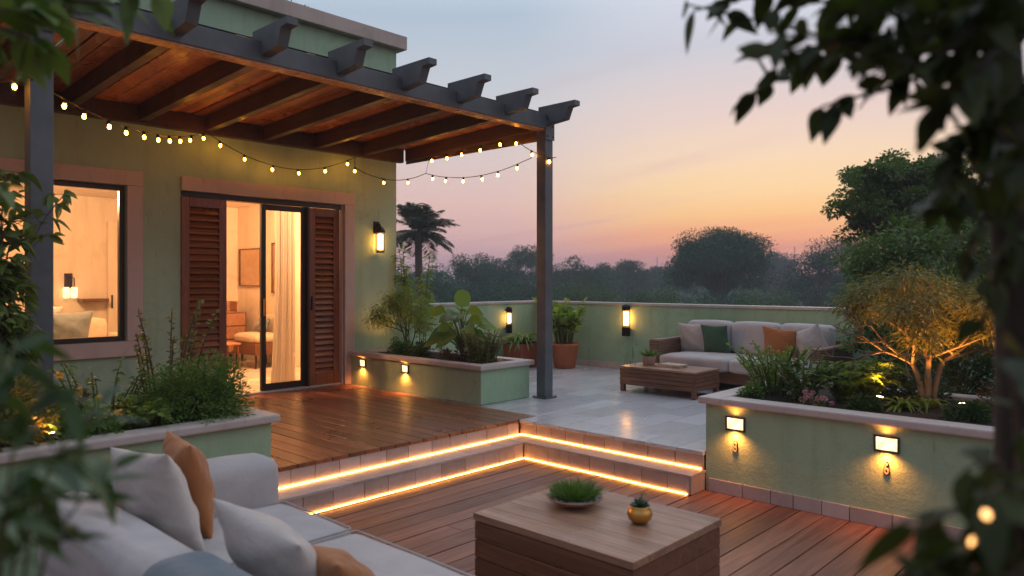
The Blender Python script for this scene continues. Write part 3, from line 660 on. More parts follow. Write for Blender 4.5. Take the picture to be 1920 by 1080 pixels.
# ============================================================= LIGHT FITTINGS
def strand(name_label, hooks, sag, spacing=.27, hang=None):
    r = thing('string_lights', name_label, 'string lights', hooks[0], 0, 'festoon string lights')
    pts = []; hooks = [np.array(h, float) for h in hooks]
    for i in range(len(hooks)-1):
        a, b = hooks[i], hooks[i+1]; L_ = np.linalg.norm(b-a); n = max(6, int(L_/.06))
        for k in range(n+(i == len(hooks)-2)):
            t = k/n; p = a+(b-a)*t; p = p+np.array([0,0,-1])*sag[i]*4*t*(1-t); pts.append(p)
    pts = np.array(pts); pts[:,:2] += rng.normal(0,.003,(len(pts),2))
    c = MB(); c.tube(pts, .0045, 5)
    if hang is not None:
        for h in hang: c.tube([h[0], h[1]], .003, 4)
    c.build('cord', M['cord'], r)
    seg = np.linalg.norm(np.diff(pts, axis=0), axis=1); cum = np.concatenate([[0], np.cumsum(seg)])
    s_ = spacing*.5
    while s_ < cum[-1]-.05:
        p = np.array([np.interp(s_, cum, pts[:,k]) for k in range(3)]); tilt = np.array([random.uniform(-.01,.01), random.uniform(-.01,.01), 0])
        k = MB(); k.lathe([(.009,-.03),(.013,-.026),(.013,0),(.006,.006)], p, 10); so = k.build('bulb_socket', M['black'], r, True)
        k = MB(); k.lathe([(.003,-.064),(.009,-.061),(.0135,-.050),(.012,-.038),(.008,-.030)], p+tilt, 12); k.build('bulb', M['bulb'], so, True)
        s_ += spacing*random.uniform(.8,1.2)
    return r
strand('string of warm bulbs reaching the left pergola post from the left', [(0.0,6.4,3.12),(1.25,5.27,2.86)], [.16], .2)
strand('string of warm bulbs swagging from the left post to the wall above the shutter', [(1.25,5.27,2.86),(3.47,7.72,3.19)], [.16], .30)
strand('string of warm bulbs along the house wall above the door', [(3.47,7.72,3.19),(5.34,7.72,3.16)], [.26], .31)
strand('string of warm bulbs from above the wall lantern to the house corner', [(5.34,7.72,3.16),(5.30,7.66,3.02),(6.14,7.3,3.0)], [.0,.12], .33, [((6.14,7.3,3.0),(6.22,7.3,3.25))])
strand('string of warm bulbs hanging against the sky between house corner and right post', [(6.14,7.3,3.0),(6.14,5.44,3.0)], [.13], .28)
strand('string of warm bulbs under the side beam and down to the right post', [(6.12,7.3,3.19),(6.13,5.75,3.26),(6.18,5.29,2.99),(6.34,5.28,3.0),(6.34,5.36,2.99)], [.02,.03,.01,0], .30)
def step_light(x, y, z, w, h, label):
    r = thing('step_light', label, 'step light', (x, y, z), 0, 'square recessed planter lights')
    b = MB(); t = .013; X0, X1 = x-.016, x-.001
    b.box(X0, X1, y-w/2, y+w/2, z+h/2-t, z+h/2, .002); b.box(X0, X1, y-w/2, y+w/2, z-h/2, z-h/2+t, .002)
    b.box(X0, X1, y-w/2, y-w/2+t, z-h/2+t+.001, z+h/2-t-.001, .002); b.box(X0, X1, y+w/2-t, y+w/2, z-h/2+t+.001, z+h/2-t-.001, .002)
    b.build('bezel', M['bezel'], r)
    b = MB(); b.box(x-.007, x-.001, y-w/2+t, y+w/2-t, z-h/2+t, z+h/2-t); b.build('diffuser', M['panel'], r)
    lamp('light', 'SPOT', (x-.04, y, z-h/2-.004), 6.5 if w > .13 else 6.0, (1,.31,.06), r, .02, spot_size=R(150), spot_blend=1.0, rotation_euler=(0, R(-8), 0))
    lamp('light', 'SPOT', (x-.035, y, z+h/2+.002), 1.2, (1,.31,.06), r, .02, spot_size=R(150), spot_blend=1.0, rotation_euler=(0, R(180+8), 0))
step_light(5.122, 2.52, .54, .155, .108, 'square light on the right planter above the first small numeral')
step_light(5.122, 1.475, .548, .155, .108, 'square light on the right planter nearest the right edge of the photo')
step_light(5.38, 7.60, .585, .13, .10, 'square light on the deck planter closest to the door')
step_light(5.38, 6.76, .583, .13, .10, 'square light on the deck planter farther from the door')
def numeral(ch, y, z, label):
    r = thing('house_number', label, 'numeral', (5.12, y, z))
    for nm, off, ext, mt, grow in (('numeral_back', .004, .004, M['black'], .0075), ('numeral', .0105, .002, M['plaque'], .0)):
        cu = bpy.data.curves.new('t', 'FONT'); cu.body = ch; cu.size = .105; cu.extrude = ext; cu.offset = grow if grow else .001; cu.align_x = 'CENTER'; cu.align_y = 'CENTER'
        to = bpy.data.objects.new('t', cu); COL.objects.link(to); bpy.context.view_layer.update()
        me = bpy.data.meshes.new_from_object(to.evaluated_get(bpy.context.evaluated_depsgraph_get())); bpy.data.objects.remove(to)
        me.materials.clear(); me.materials.append(mt)
        o = bpy.data.objects.new(nm, me); COL.objects.link(o); o.parent = r; o.location = (-off, 0, 0); o.rotation_euler = (R(90), 0, R(-90)); o.scale = (.62, 1, 1)
numeral('8', 2.52, .365, 'small raised numeral 8 under the left square light of the right planter')
numeral('6', 1.475, .385, 'small raised numeral 6 under the right square light of the right planter')
def lantern(x, y, z, f, label, e, scale=1.0, style=0):
    """wall lantern; f = outward direction"""
    r = thing('wall_lantern', label, 'wall lantern', (x, y, z), 0, 'caged wall lanterns')
    cx, cy_ = x+f[0]*.085, y+f[1]*.085; s = scale
    H = .26*s
    if style == 0:
        b = MB(); b.box(x-.045 if f[1] else x-.012, x+.045 if f[1] else x+.012, y-.012 if f[1] else y-.045, y+.012 if f[1] else y+.045, z+H-.02, z+H+.14, .004); b.build('back_plate', M['black'], r)
        b = MB(); b.tube([(x,y,z+H+.09),(cx,cy_,z+H+.10),(cx,cy_,z+H+.05)], .010); b.build('arm', M['black'], r)
        b = MB(); b.lathe([(.066*s,0),(.070*s,.01),(.058*s,.045),(.03*s,.075),(.01,.09)], (cx,cy_,z+H-.01), 18); b.build('cap', M['black'], r, True)
        b = MB(); b.lathe([(.05*s,-.012),(.056*s,-.008),(.056*s,.004),(.05*s,.008)], (cx,cy_,z), 18); b.build('base_ring', M['black'], r)
    else:
        b = MB(); b.lathe([(.062*s,0),(.062*s,.05),(.05*s,.075),(.02,.088)], (cx,cy_,z+H-.01), 18); b.build('cap', M['black'], r, True)
        b = MB(); b.lathe([(.058*s,-.13),(.062*s,-.125),(.062*s,.0),(.055*s,.006)], (cx,cy_,z), 18); b.build('base_ring', M['black'], r)
        b = MB(); b.obox((x+f[0]*.03, y+f[1]*.03, z+H/2-.05), (1,0,0),(0,1,0),(0,0,1), .03, .03, .10 if False else .15); b.build('back_plate', M['black'], r) if False else None
        b = MB(); b.tube([(x,y,z-.06),(cx,cy_,z-.06)], .012); b.tube([(x,y,z+H+.02),(cx,cy_,z+H+.02)], .012); b.build('arm', M['black'], r)
    b = MB()
    for k in range(6 if style == 0 else 4):
        a = 2*math.pi*k/(6 if style == 0 else 4)+.3; b.tube([(cx+.058*s*math.cos(a), cy_+.058*s*math.sin(a), z),(cx+.058*s*math.cos(a), cy_+.058*s*math.sin(a), z+H)], .0035*s, 5)
    b.build('cage', M['black'], r)
    b = MB(); b.tube([(cx,cy_,z),(cx,cy_,z+H)], .048*s, 18, False); b.build('glass_tube', M['lampglass'], r, True)
    b = MB(); b.tube([(cx,cy_,z+.03),(cx,cy_,z+H-.03)], .036*s, 14); b.build('bulb', M['filament'], r, True)

lantern(5.80, HV-.001, 1.99, (0,-1), 'caged lantern on the house wall right of the door', 5.0)
lantern(9.079, 6.145, .93, (-1,0), 'cylindrical lantern on the parapet wall left of the far sofa', 3.5, 1.0, 1)
lantern(8.36, 7.999, .92, (0,-1), 'lantern on the parapet corner wall partly hidden by plants', 3.5, .8, 1)
# ============================================================= FURNITURE
def box_table(label, x0, x1, y0, y1, zb, h, legh, mat_t, mat_s, ax, inset=.0, grooves=3, slab=.035):
    r = thing('coffee_table', label, 'coffee table', ((x0+x1)/2, (y0+y1)/2, zb), 0, 'low wooden coffee tables')
    zt = zb+h; b = MB()
    n = 6
    if ax == 1:
        for k in range(n): w_ = (x1-x0)/n; b.box(x0+k*w_+.0006, x0+(k+1)*w_-.0006, y0, y1, zt-slab, zt, .0025)
    else:
        for k in range(n): w_ = (y1-y0)/n; b.box(x0, x1, y0+k*w_+.0006, y0+(k+1)*w_-.0006, zt-slab, zt, .0025)
    b.build('table_top', mat_t, r)
    b = MB(); z1 = zt-slab-.004; z0 = zb+legh; q = .006
    hs = (z1-z0)/grooves
    for k in range(grooves):
        a, c_ = z0+k*hs+.002, z0+(k+1)*hs-.002
        b.box(x0+q, x1-q, y0+q, y0+q+.02, a, c_, .003); b.box(x0+q, x1-q, y1-q-.02, y1-q, a, c_, .003)
        b.box(x0+q, x0+q+.02, y0+q+.0205, y1-q-.0205, a, c_, .003); b.box(x1-q-.02, x1-q, y0+q+.0205, y1-q-.0205, a, c_, .003)
    b.box(x0+.03, x1-.03, y0+.03, y1-.03, z0+.01, z1-.001)
    b.build('side_panel', mat_s, r)
    for a in (x0+.01, x1-.06):
        for c_ in (y0+.01, y1-.06): b = MB(); b.box(a, a+.05, c_, c_+.05, zb, z0+.0, .004); b.build('leg', mat_s, r)
    return r
box_table('large low wooden coffee table in front of the near sofa, bowl of grass on it', 2.585, 3.365, 1.73, 2.70, .001, .42, .10, M['table'], M['table_side'], 1)
box_table('low wooden coffee table on the marble terrace before the far sofa', 7.23, 7.80, 4.03, 5.04, ZT, .30, .08, M['table'], M['table_side'], 1, 0, 4, .022)
def grass_tuft(name, parent, c, r, h, n, mat, spread=.5, w=.006):
    mb = MB(); a = rng.uniform(0,2*math.pi,n); rr = r*np.sqrt(rng.uniform(0,1,n))
    P = np.stack([c[0]+rr*np.cos(a), c[1]+rr*np.sin(a), np.full(n,c[2])],1); D = np.stack([np.cos(a)*spread*rr/r, np.sin(a)*spread*rr/r, np.ones(n)],1)+rng.normal(0,.22,(n,3))
    leaves(mb, P, D, h*rng.uniform(.3,1.15,n)*(1-.15*(rr/r)**2), w, 3, .35, .3, None, 'blade'); return mb.build(name, mat, parent)
# bowl with grass on the near table
bx, by = 3.04, 2.40; zt = .422
r = thing('plant_bowl', 'wide shallow clay bowl with a clump of green grass on the near coffee table', 'planted bowl', (bx, by, zt))
b = MB(); b.lathe([(.05,0),(.055,.004),(.11,.020),(.145,.040),(.152,.047),(.148,.050),(.138,.044),(.10,.028),(.02,.024)], (bx,by,zt), 40); b.build('bowl', M['ceramic'], r, True)
b = MB()
for k in range(150):
    a = random.uniform(0,6.28); q = random.uniform(.085,.13); b.obox((bx+q*math.cos(a), by+q*math.sin(a), zt+.026+q*.12), (random.random()+.1,random.random(),.2),(-.3,random.random()+.2,.1),(.1,.2,1), .006,.005,.004)
b.build('gravel', M['pebble'], r)
b = MB(); b.lathe([(.095,.024),(.09,.034),(.05,.042),(.01,.044)], (bx,by,zt), 20); b.build('soil', M['soil'], r, True)
grass_tuft('grass', r, (bx,by,zt+.036), .092, .15, 1500, M['lf_mid'], .75, .005)
# gold pot with succulent
gx, gy = 3.03, 1.99
r = thing('gold_pot', 'round gold pot with a grey green succulent on the near coffee table', 'flower pot', (gx, gy, zt))
b = MB(); b.lathe([(.026,0),(.036,.004),(.056,.024),(.062,.046),(.055,.066),(.044,.076),(.046,.084),(.041,.086),(.036,.074),(.01,.07)], (gx,gy,zt), 36); b.build('pot', M['gold'], r, True)
b = MB(); n = 130; d = rdirs(n, .0); P = np.array([gx,gy,zt+.078])+d*.008; leaves(b, P, d*np.array([1,1,.8]), rng.uniform(.03,.05,n), .014, 3, .0, .5); b.build('succulent', M['lf_blue'], r, True)
b = MB(); b.tube(bez((gx,gy,zt+.09),(gx+.005,gy,zt+.12),(gx+.018,gy-.006,zt+.135)), .0012, 4); b.build('stem', M['stem'], r)
b = MB(); n = 26; P = np.array([gx+.018,gy-.006,zt+.132])+rng.normal(0,.005,(n,3)); leaves(b, P, rdirs(n,.1), .018, .005); b.build('flower', M['lf_olive'], r)
# far table: potted plant, sprig vase, magazines
r = thing('potted_plant', 'spiky green plant in a small pink clay pot on the far coffee table', 'potted plant', (7.50,4.80,.60))
b = MB(); b.lathe([(.062,0),(.068,.004),(.082,.095),(.085,.11),(.079,.112),(.075,.095),(.01,.09)], (7.50,4.80,.601), 28); b.build('pot', M['ceramic2'], r, True)
grass_tuft('leaf', r, (7.50,4.80,.695), .045, .19, 170, M['lf_mid'], 1.1, .015)
r = thing('bud_vase', 'little glass vase with a thin green sprig on the far coffee table', 'vase', (7.42,4.97,.60))
b = MB(); b.lathe([(.03,0),(.036,.01),(.036,.035),(.02,.05),(.018,.06)], (7.42,4.97,.601), 16); b.build('vase', M['lampglass'], r, True)
b = MB(); b.tube([(7.42,4.97,.61),(7.42,4.97,.80)], .002, 4); n=40; P=np.stack([np.full(n,7.42),np.full(n,4.97),rng.uniform(.65,.80,n)],1); leaves(b,P,rdirs(n,.2),.035,.012); b.build('sprig', M['lf_mid'], r)
for k,(x,y,a,w_) in enumerate([(7.54,4.52,.1,.14),(7.55,4.50,-.12,.125)]):
    b = MB(); b.obox((x,y,.6095+k*.0165), (math.cos(a),math.sin(a),0), (-math.sin(a),math.cos(a),0), (0,0,1), w_*.75, w_*1.15, .0078)
    tag(b.build('magazine', M['paper'] if k else M['ceramic2']), ['lower magazine of the stack on the far coffee table','upper magazine of the stack on the far coffee table'][k], 'magazine')
# ---- far sofa (faces -x, back to the parapet)
r = thing('outdoor_sofa', 'three seat grey sofa with brown rattan arms against the parapet wall', 'sofa', (8.5, 4.05, ZT))
SX0, SX1, SY0, SY1 = 8.0, 8.98, 2.95, 5.12
for y0, y1 in ((SY0, SY0+.14), (SY1-.14, SY1)):
    b = MB(); b.box(SX0, SX1, y0, y1, ZT+.07, ZT+.57, .025); b.build('armrest', M['rattan'], r)
b = MB(); b.box(SX0+.06, SX1-.02, SY0+.141, SY1-.141, ZT+.09, ZT+.22, .01); b.build('base_frame', M['table_side'], r)
b = MB(); b.box(SX1-.10, SX1-.001, SY0+.142, SY1-.142, ZT+.221, ZT+.60, .01); b.build('back_frame', M['rattan'], r)
for x in (SX0+.04, SX1-.10):
    for y in (SY0+.04, SY1-.10): b = MB(); b.box(x, x+.06, y, y+.06, ZT, ZT+.09, .003); b.build('leg', M['table_side'], r)
ya, yb = SY0+.145, SY1-.145; ym = (ya+yb)/2
for k,(a,c_) in enumerate(((ya, ym), (ym, yb))):
    b = MB(); soft(b, SX0-.01, SX1-.26, a+.002, c_-.002, ZT+.222, ZT+.385, .045, .018, 10, k); b.build('seat_cushion', M['sofa'], r, True)
n3 = (yb-ya)/3
for k in range(3):
    b = MB(); soft(b, SX1-.30, SX1-.105, ya+k*n3+.002, ya+(k+1)*n3-.002, ZT+.39, ZT+.785, .06, .012, 10, k); b.build('back_cushion', M['sofa'], r, True)
def pil(mat, c, w, h, t, lean, label):
    p = MB(); pillow(p, c, random.random()*9, w, h, t, lean, 40); o = p.build('pillow', M[mat], None, True); tag(o, label, 'pillow'); return o
pil('pil_white', (8.56, 4.80, ZT+.565), .40, .40, .15, (0.22,0,R(-90)+.08), 'cream pillow at the left end of the far sofa')
pil('pil_green', (8.53, 4.47, ZT+.57), .38, .38, .14, (0.25,0,R(-90)-.05), 'dark green pillow on the far sofa beside a cream one')
pil('pil_rust', (8.53, 3.64, ZT+.565), .44, .38, .15, (0.25,0.10,R(-90)-.1), 'rust brown pillow on the far sofa')
pil('pil_white', (8.50, 3.25, ZT+.57), .42, .42, .16, (.25,-.35,R(-90)-.35), 'tilted cream pillow against the right arm of the far sofa')
# ---- near sofa (faces +x)
r = thing('lounge_sofa', 'large pale grey sofa in the near left foreground', 'sofa', (1.5, 2.4, 0))
b = MB(); b.box(.98, 2.0, .2, 3.80, .06, .235, .02); b.build('base_frame', M['sofa'], r)
b = MB(); soft(b, .92, 1.17, .2, 3.86, .236, .645, .09, .012, 14, 3); b.build('backrest', M['sofa'], r, True)
b = MB(); soft(b, 1.175, 2.03, 3.60, 3.86, .10, .655, .075, .015, 12, 5); b.build('armrest', M['sofa'], r, True)
for k,(a,c_) in enumerate(((.9,1.93),(1.93,2.93),(2.93,3.598))):
    b = MB(); soft(b, 1.175, 2.04, a+.003, c_-.003, .237, .425, .06, .015, 14, k+8); sc = b.build('seat_cushion', M['sofa'], r, True)
    q = MB(); ya_, yb_ = a+.02, c_-.02; pts = [(1.21,ya_,.421),(2.018,ya_,.421),(2.026,ya_+.02,.421),(2.026,yb_-.02,.421),(2.018,yb_,.421),(1.21,yb_,.421)]; q.tube(pts, .004, 6); q.build('piping', M['sofa'], sc, True)
for x in (1.02, 1.92):
    for y in (.3, 3.7): b = MB(); b.box(x, x+.05, y, y+.05, .0, .06); b.build('leg', M['black'], r)
pil('pil_white', (1.25, 3.28, .665), .50, .46, .22, (-.32,0.08,R(90)+.10), 'cream pillow leaning on the near sofa back by the rust pillow')
pil('pil_rust', (1.46, 3.45, .655), .42, .45, .20, (-.20,.0,R(90)-.15), 'rust orange pillow in the far corner of the near sofa')
pil('pil_white', (1.37, 2.48, .57), .50, .44, .22, (-.55,-.15,R(90)+.15), 'cream pillow in the middle of the near sofa')
pil('pil_rust', (1.53, 2.30, .50), .42, .34, .18, (-.75,.1,R(90)-.1), 'brown pillow low behind the nearest cream pillow')
b = MB(); soft(b, .905, 1.19, 2.05, 2.62, .40, .665, .10, .006, 14, 2); tag(b.build('sofa_back_block', M['padding'], None, True), 'grey blue padding over the back of the near sofa', 'cushioning')  # grey blue padded block over part of the backrest
# ---- pots in the parapet corner
r = thing('round_pot_plant', 'large round terracotta pot with broad yellow green leaves in the parapet corner', 'potted plant', (8.62, 7.0, ZT))
b = MB(); b.lathe([(.15,0),(.16,.01),(.205,.32),(.22,.335),(.22,.37),(.20,.372),(.19,.34),(.01,.33)], (8.62,7.0,ZT), 32); b.build('pot', M['terracotta'], r, True)
POT1 = r
r2 = thing('trough_plant', 'red brown square pot of arching leaves behind the pergola post', 'potted plant', (8.35, 7.55, ZT))
b = MB(); b.box(8.05, 8.60, 7.38, 7.75, ZT, ZT+.36, .015); b.build('trough', M['trough'], r2)
POT2 = r2
# ============================================================= PLANTS
def leafy_stalks(mb, sb, c, n, h, r, L, W, per=9, spread=.5, shape='oval', segs=3, droop=.3, start=.25):
    """upright stems, leaves up their length"""
    for k in range(n):
        a = random.uniform(0,6.283); q = r*math.sqrt(random.random())*.5; s = spread*random.uniform(.4,1.1); hh = h*random.uniform(.65,1.1)
        p0 = np.array([c[0]+q*math.cos(a), c[1]+q*math.sin(a), c[2]]); p2 = p0+np.array([math.cos(a)*s*hh, math.sin(a)*s*hh, hh]); p1 = p0+np.array([math.cos(a)*s*hh*.25, math.sin(a)*s*hh*.25, hh*.6])
        P = bez(p0,p1,p2,10); sb.tube(P, np.linspace(.006,.0025,10)*(1+min(h,.45)), 5)
        t = np.linspace(start,1,per); PP = np.stack([np.interp(t*9, range(10), P[:,i]) for i in range(3)],1)
        D = rng.normal(0,1,(per,3)); D[:,2] = np.abs(D[:,2])*.4+.25; D[-1] = (P[-1]-P[-2])/np.linalg.norm(P[-1]-P[-2])*2
        leaves(mb, PP, D, L*rng.uniform(.7,1.15,per), W*rng.uniform(.8,1.1,per), segs, droop, .2, None, shape)
def fern(mb, sb, c, n, L, mat=None, pin=24, w=.055, up=.8):
    for k in range(n):
        a = random.uniform(0,6.283); l = L*random.uniform(.6,1.1); o = random.uniform(.25,1.0)
        d = np.array([math.cos(a),math.sin(a),0]); p0 = np.array(c)+d*.03; p1 = p0+d*l*.3*o+np.array([0,0,l*up]); p2 = p0+d*l*.85*o+np.array([0,0,l*(up*.95-.45*o)])
        P = bez(p0,p1,p2,pin); sb.tube(P, np.linspace(.0035,.0012,pin), 4)
        T = np.gradient(P, axis=0); S = np.cross(T, [0,0,1.]); S /= np.linalg.norm(S,axis=1)[:,None]+1e-9; T /= np.linalg.norm(T,axis=1)[:,None]
        t = np.linspace(0,1,pin); ll = w*np.sin(np.pi*np.clip(t*.9+.12,0,1))
        for s in (-1,1): leaves(mb, P[2:], (S*s+T*.55+rng.normal(0,.12,P.shape))[2:], (ll*l/L*1.3)[2:]+.006, (ll*.30)[2:]+.004, 2, .15, .1)
def mound(mb, sb, c, rx, rz, n, L, W, seed=0, nb=26, jit=.18, segs=2):
    """dense bush: leaves in small clumps through an uneven dome"""
    cl = rdirs(nb, 0); cl[:,2] = np.abs(cl[:,2]); rad = rng.uniform(.45,1.0,nb)[:,None]
    C_ = np.array(c)+cl*rad*np.array([rx,rx,rz]); m = n//nb
    for q in C_:
        k = rdirs(m); P = q+k*rng.uniform(.3,1,(m,1))*rx*.33; D = k+(P-np.array(c))/rx*.8+np.array([0,0,.25])
        P[:,2] = np.maximum(P[:,2], c[2]+.01)
        leaves(mb, P, D, L*rng.uniform(.6,1.2,m), W*rng.uniform(.7,1.1,m), segs, .2)
        if sb is not None: sb.tube(bez(np.array(c), (np.array(c)+q)/2+np.array([0,0,rz*.2]), q, 6), np.linspace(.008,.002,6), 4)
def plant(name, label, cat, c, fn, lm, sm='stem', group=None, smooth=False):
    r = thing(name, label, cat, c, 0, group); mb, sb = MB(), MB(); fn(mb, sb)
    if sb.n: sb.build('stem', M[sm], r)
    mb.build('foliage', M[lm], r, smooth); return r
S = .672
# --- right planter PC
G = 'plants in the right planter'
plant('shrub', 'tall bright feathery shrub at the near left corner of the right planter', 'shrub', (5.75,2.50,S), lambda m,s: (leafy_stalks(m,s,(5.75,2.50,S),50,.40,.26,.045,.020,30,.6,'oval',2,.1,.12)), 'lf_fern', group=G)
plant('ground_cover_plant', 'small pale flowered plant at the rim corner of the right planter', 'flowering plant', (5.48,2.58,S), lambda m,s: mound(m,s,(5.48,2.56,S),.11,.15,700,.03,.014), 'lf_mid', group=G)
plant('fern', 'arching fern in the middle of the right planter', 'fern', (5.78,1.98,S), lambda m,s: fern(m,s,(5.78,1.98,S),60,.40,pin=28,w=.07,up=.85), 'lf_fern', group=G)
plant('fern', 'second fern behind and right of the middle fern in the right planter', 'fern', (6.0,1.88,S), lambda m,s: fern(m,s,(6.05,1.86,S),56,.44,pin=28,w=.07,up=.85), 'lf_fern', group=G)
plant('leafy_plant', 'leafy plant with pale white blossoms between shrub and fern', 'flowering plant', (5.62,2.24,S), lambda m,s: leafy_stalks(m,s,(5.62,2.22,S),34,.32,.18,.06,.034,18,.45,'oval',2,.3,.1), 'lf_mid', group=G)
def blossoms(root, c, n, r, mat, L=.022, spots=9):
    for k in range(spots):
        b = MB(); q = np.array(c)+rng.normal(0,1,3)*np.array(r); j = n//spots; d = rdirs(j); leaves(b, q+d*.006, d, L, L*.8, 2, 0, .3); b.build('blossom', mat, root)
r = thing('pink_flowers', 'cluster of pink flowers at the edge of the right planter', 'flowers', (5.42,2.05,S), 0)
b = MB(); mound(b, None, (5.42,2.05,S), .09,.06, 500,.03,.014); b.build('foliage', M['lf_mid'], r)
blossoms(r, (5.40,2.06,S+.075), 420, (.035,.05,.018), M['pink'], .018, 14)
r = thing('white_flowers', 'scattered white blossoms above the pink flowers', 'flowers', (5.55,2.20,S), 0)
blossoms(r, (5.55,2.22,S+.22), 330, (.04,.09,.05), M['white'], .018, 16)
b = MB(); [b.tube([(5.55+random.uniform(-.03,.03),2.22+random.uniform(-.05,.05),S),(5.55+random.uniform(-.05,.05),2.22+random.uniform(-.08,.08),S+.2)],.002,4) for _ in range(14)]; b.build('stem', M['stem'], r)
def strap(m, s, c, n, L, W):
    a = rng.uniform(0,6.283,n); D = np.stack([np.cos(a),np.sin(a),rng.uniform(.5,1.8,n)],1); leaves(m, np.tile(c,(n,1))+D*.01, D, L*rng.uniform(.6,1.1,n), W, 6, .75, .25, (0,0,1), 'blade')
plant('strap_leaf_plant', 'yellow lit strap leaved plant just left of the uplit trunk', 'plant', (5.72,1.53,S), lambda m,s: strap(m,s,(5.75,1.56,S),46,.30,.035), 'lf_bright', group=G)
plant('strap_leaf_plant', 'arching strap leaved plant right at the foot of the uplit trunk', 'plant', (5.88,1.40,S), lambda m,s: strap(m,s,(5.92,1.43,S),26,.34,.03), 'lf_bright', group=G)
for (x,y,h,n,lab) in [(5.52,1.72,.12,900,'low clipped dark plant at the rim in front of the ferns'),(6.30,1.95,.26,1300,'dark dense bush behind the ferns in the right planter'),(6.25,1.62,.30,1500,'taller dark bush left of the uplit trunk'),(5.55,1.10,.14,900,'low plant right of the garden spotlight'),(6.1,.95,.25,1200,'reddish dark bush beyond the spotlight'),(6.3,.45,.3,1400,'dark bush at the right edge of the right planter'),(5.6,.55,.2,900,'green plant near the rim at the right edge')]:
    plant('bush', lab, 'bush', (x,y,S), lambda m,s: mound(m,s,(x,y,S),h*.9,h,n,.04,.018), 'lf_red' if 'reddish' in lab else 'lf_dark', group=G)
# --- uplit multi-stem tree
def branch_tree(sb, tips, p, d, L, rad, depth, spread=.55, upb=.15, seg=6):
    d = d/np.linalg.norm(d); q = p+d*L; mid = (p+q)/2+rng.normal(0,L*.07,3); P = bez(p, mid, q, 5)
    sb.tube(P, np.linspace(rad, rad*.68, 5), seg if rad > .008 else 4, False)
    if depth == 0: tips.append(q); return
    if depth <= 2: tips.append(q)
    for k in range(random.choice((2,3)) if depth > 1 else 3):
        nd = d+rng.normal(0,spread,3)+np.array([0,0,upb]); branch_tree(sb, tips, q, nd, L*random.uniform(.62,.85), rad*.66, depth-1, spread, upb, seg)
def crown(mb, tips, m, r, L, W, flat=.5, segs=2, droop=.35):
    for q in tips:
        k = rdirs(m); P = q+k*rng.uniform(.2,1,(m,1))*r*np.array([1,1,flat]); D = k*np.array([1,1,.45])+np.array([0,0,.1]); leaves(mb, P, D, L*rng.uniform(.6,1.2,m), W*rng.uniform(.7,1.1,m), segs, droop)
r = thing('uplit_tree', 'small multi stemmed tree lit from below in the right planter', 'tree', (6.08,1.47,S))
sb = MB(); tips = []; base = np.array([6.08,1.47,S-.02])
cr = np.array([.6845,-.729,0]); 
for dx,dy,dz,l in ((-.5,.15,1.1,.40),(-.12,-.3,1.35,.46),(.16,.3,1.3,.44),(.55,0,1.05,.44)):
    b0 = base+cr*dx*.06+np.array([.02*dy,.02*dy,0]); d0 = cr*dx*.45+np.array([dy*.35,dy*.35,dz])
    P = bez(b0, b0+np.array([0,0,.22])+cr*dx*.03, b0+d0/np.linalg.norm(d0)*l*.85, 8); sb.tube(P, np.linspace(.026,.017,8), 10)
    for q in range(3):
        nd = cr*(dx*1.3+rng.normal(0,.5))+np.array([rng.normal(0,.5),rng.normal(0,.5),.55]); branch_tree(sb, tips, P[-1], nd*np.array([1,1,.8]), .27, .0125, 3, .62, .06)
sb.build('trunk', M['palebark'], r, True)
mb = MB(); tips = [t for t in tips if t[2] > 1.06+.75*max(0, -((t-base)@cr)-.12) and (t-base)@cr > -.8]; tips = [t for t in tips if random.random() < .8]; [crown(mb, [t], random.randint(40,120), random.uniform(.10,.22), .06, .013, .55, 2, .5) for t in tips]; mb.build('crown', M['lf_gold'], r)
print('uplit tips', len(tips), min(t[2] for t in tips), max(t[2] for t in tips))
def garden_spot(x, y, z, aim, e, label, size=95, rad=.02):
    r = thing('garden_spotlight', label, 'spotlight', (x,y,z), 0, 'garden spotlights')
    d = Vector(aim)-Vector((x,y,z+.05)); d.normalize()
    b = MB(); b.tube([(x,y,z-.02),(x,y,z+.035)], .008); b.build('spike', M['black'], r)
    c0 = Vector((x,y,z+.05)); b = MB(); b.tube([tuple(c0-d*.035), tuple(c0+d*.03)], .026, 14); b.build('housing', M['black'], r, True)
    b = MB(); b.tube([tuple(c0+d*.0305), tuple(c0+d*.034)], .021, 14); b.build('lens', M['spot'], r)
    l = lamp('light', 'SPOT', tuple(c0+d*.045), e, (1,.36,.06), r, rad, spot_size=R(size), spot_blend=.7); l.rotation_euler = d.to_track_quat('-Z','Y').to_euler()
garden_spot(5.86,1.20,S, (5.98,1.42,1.8), 44, 'small bright spotlight at the foot of the uplit tree')
garden_spot(5.78,1.72,S, (5.96,1.52,1.7), 32, 'spotlight tucked left of the uplit tree trunk')
garden_spot(5.86,.55,S, (6.3,.3,1.6), 20, 'spotlight near the right end of the right planter', 80)
# --- door planter PB
G = 'plants in the planter by the door'
plant('bush', 'low dark hedge plant near the door end of the door planter', 'bush', (5.62,7.25,S), lambda m,s: mound(m,s,(5.66,7.2,S),.20,.22,2200,.035,.016), 'lf_mid', group=G)
plant('bush', 'low hedge plant in the middle of the door planter', 'bush', (5.62,6.80,S), lambda m,s: mound(m,s,(5.64,6.82,S),.20,.18,2000,.035,.016), 'lf_dark', group=G)
plant('bush', 'reddish grassy plant below the broad leaves', 'bush', (5.6,6.2,S), lambda m,s: (leafy_stalks(m,s,(5.62,6.15,S),36,.15,.26,.07,.022,10,.5)), 'lf_red', group=G)
plant('tall_grass_plant', 'tall wispy plant at the right end of the door planter', 'plant', (5.72,5.80,S), lambda m,s: leafy_stalks(m,s,(5.72,5.80,S),60,.34,.28,.08,.018,22,.35,'oval',2,.3,.05), 'lf_olive', group=G)
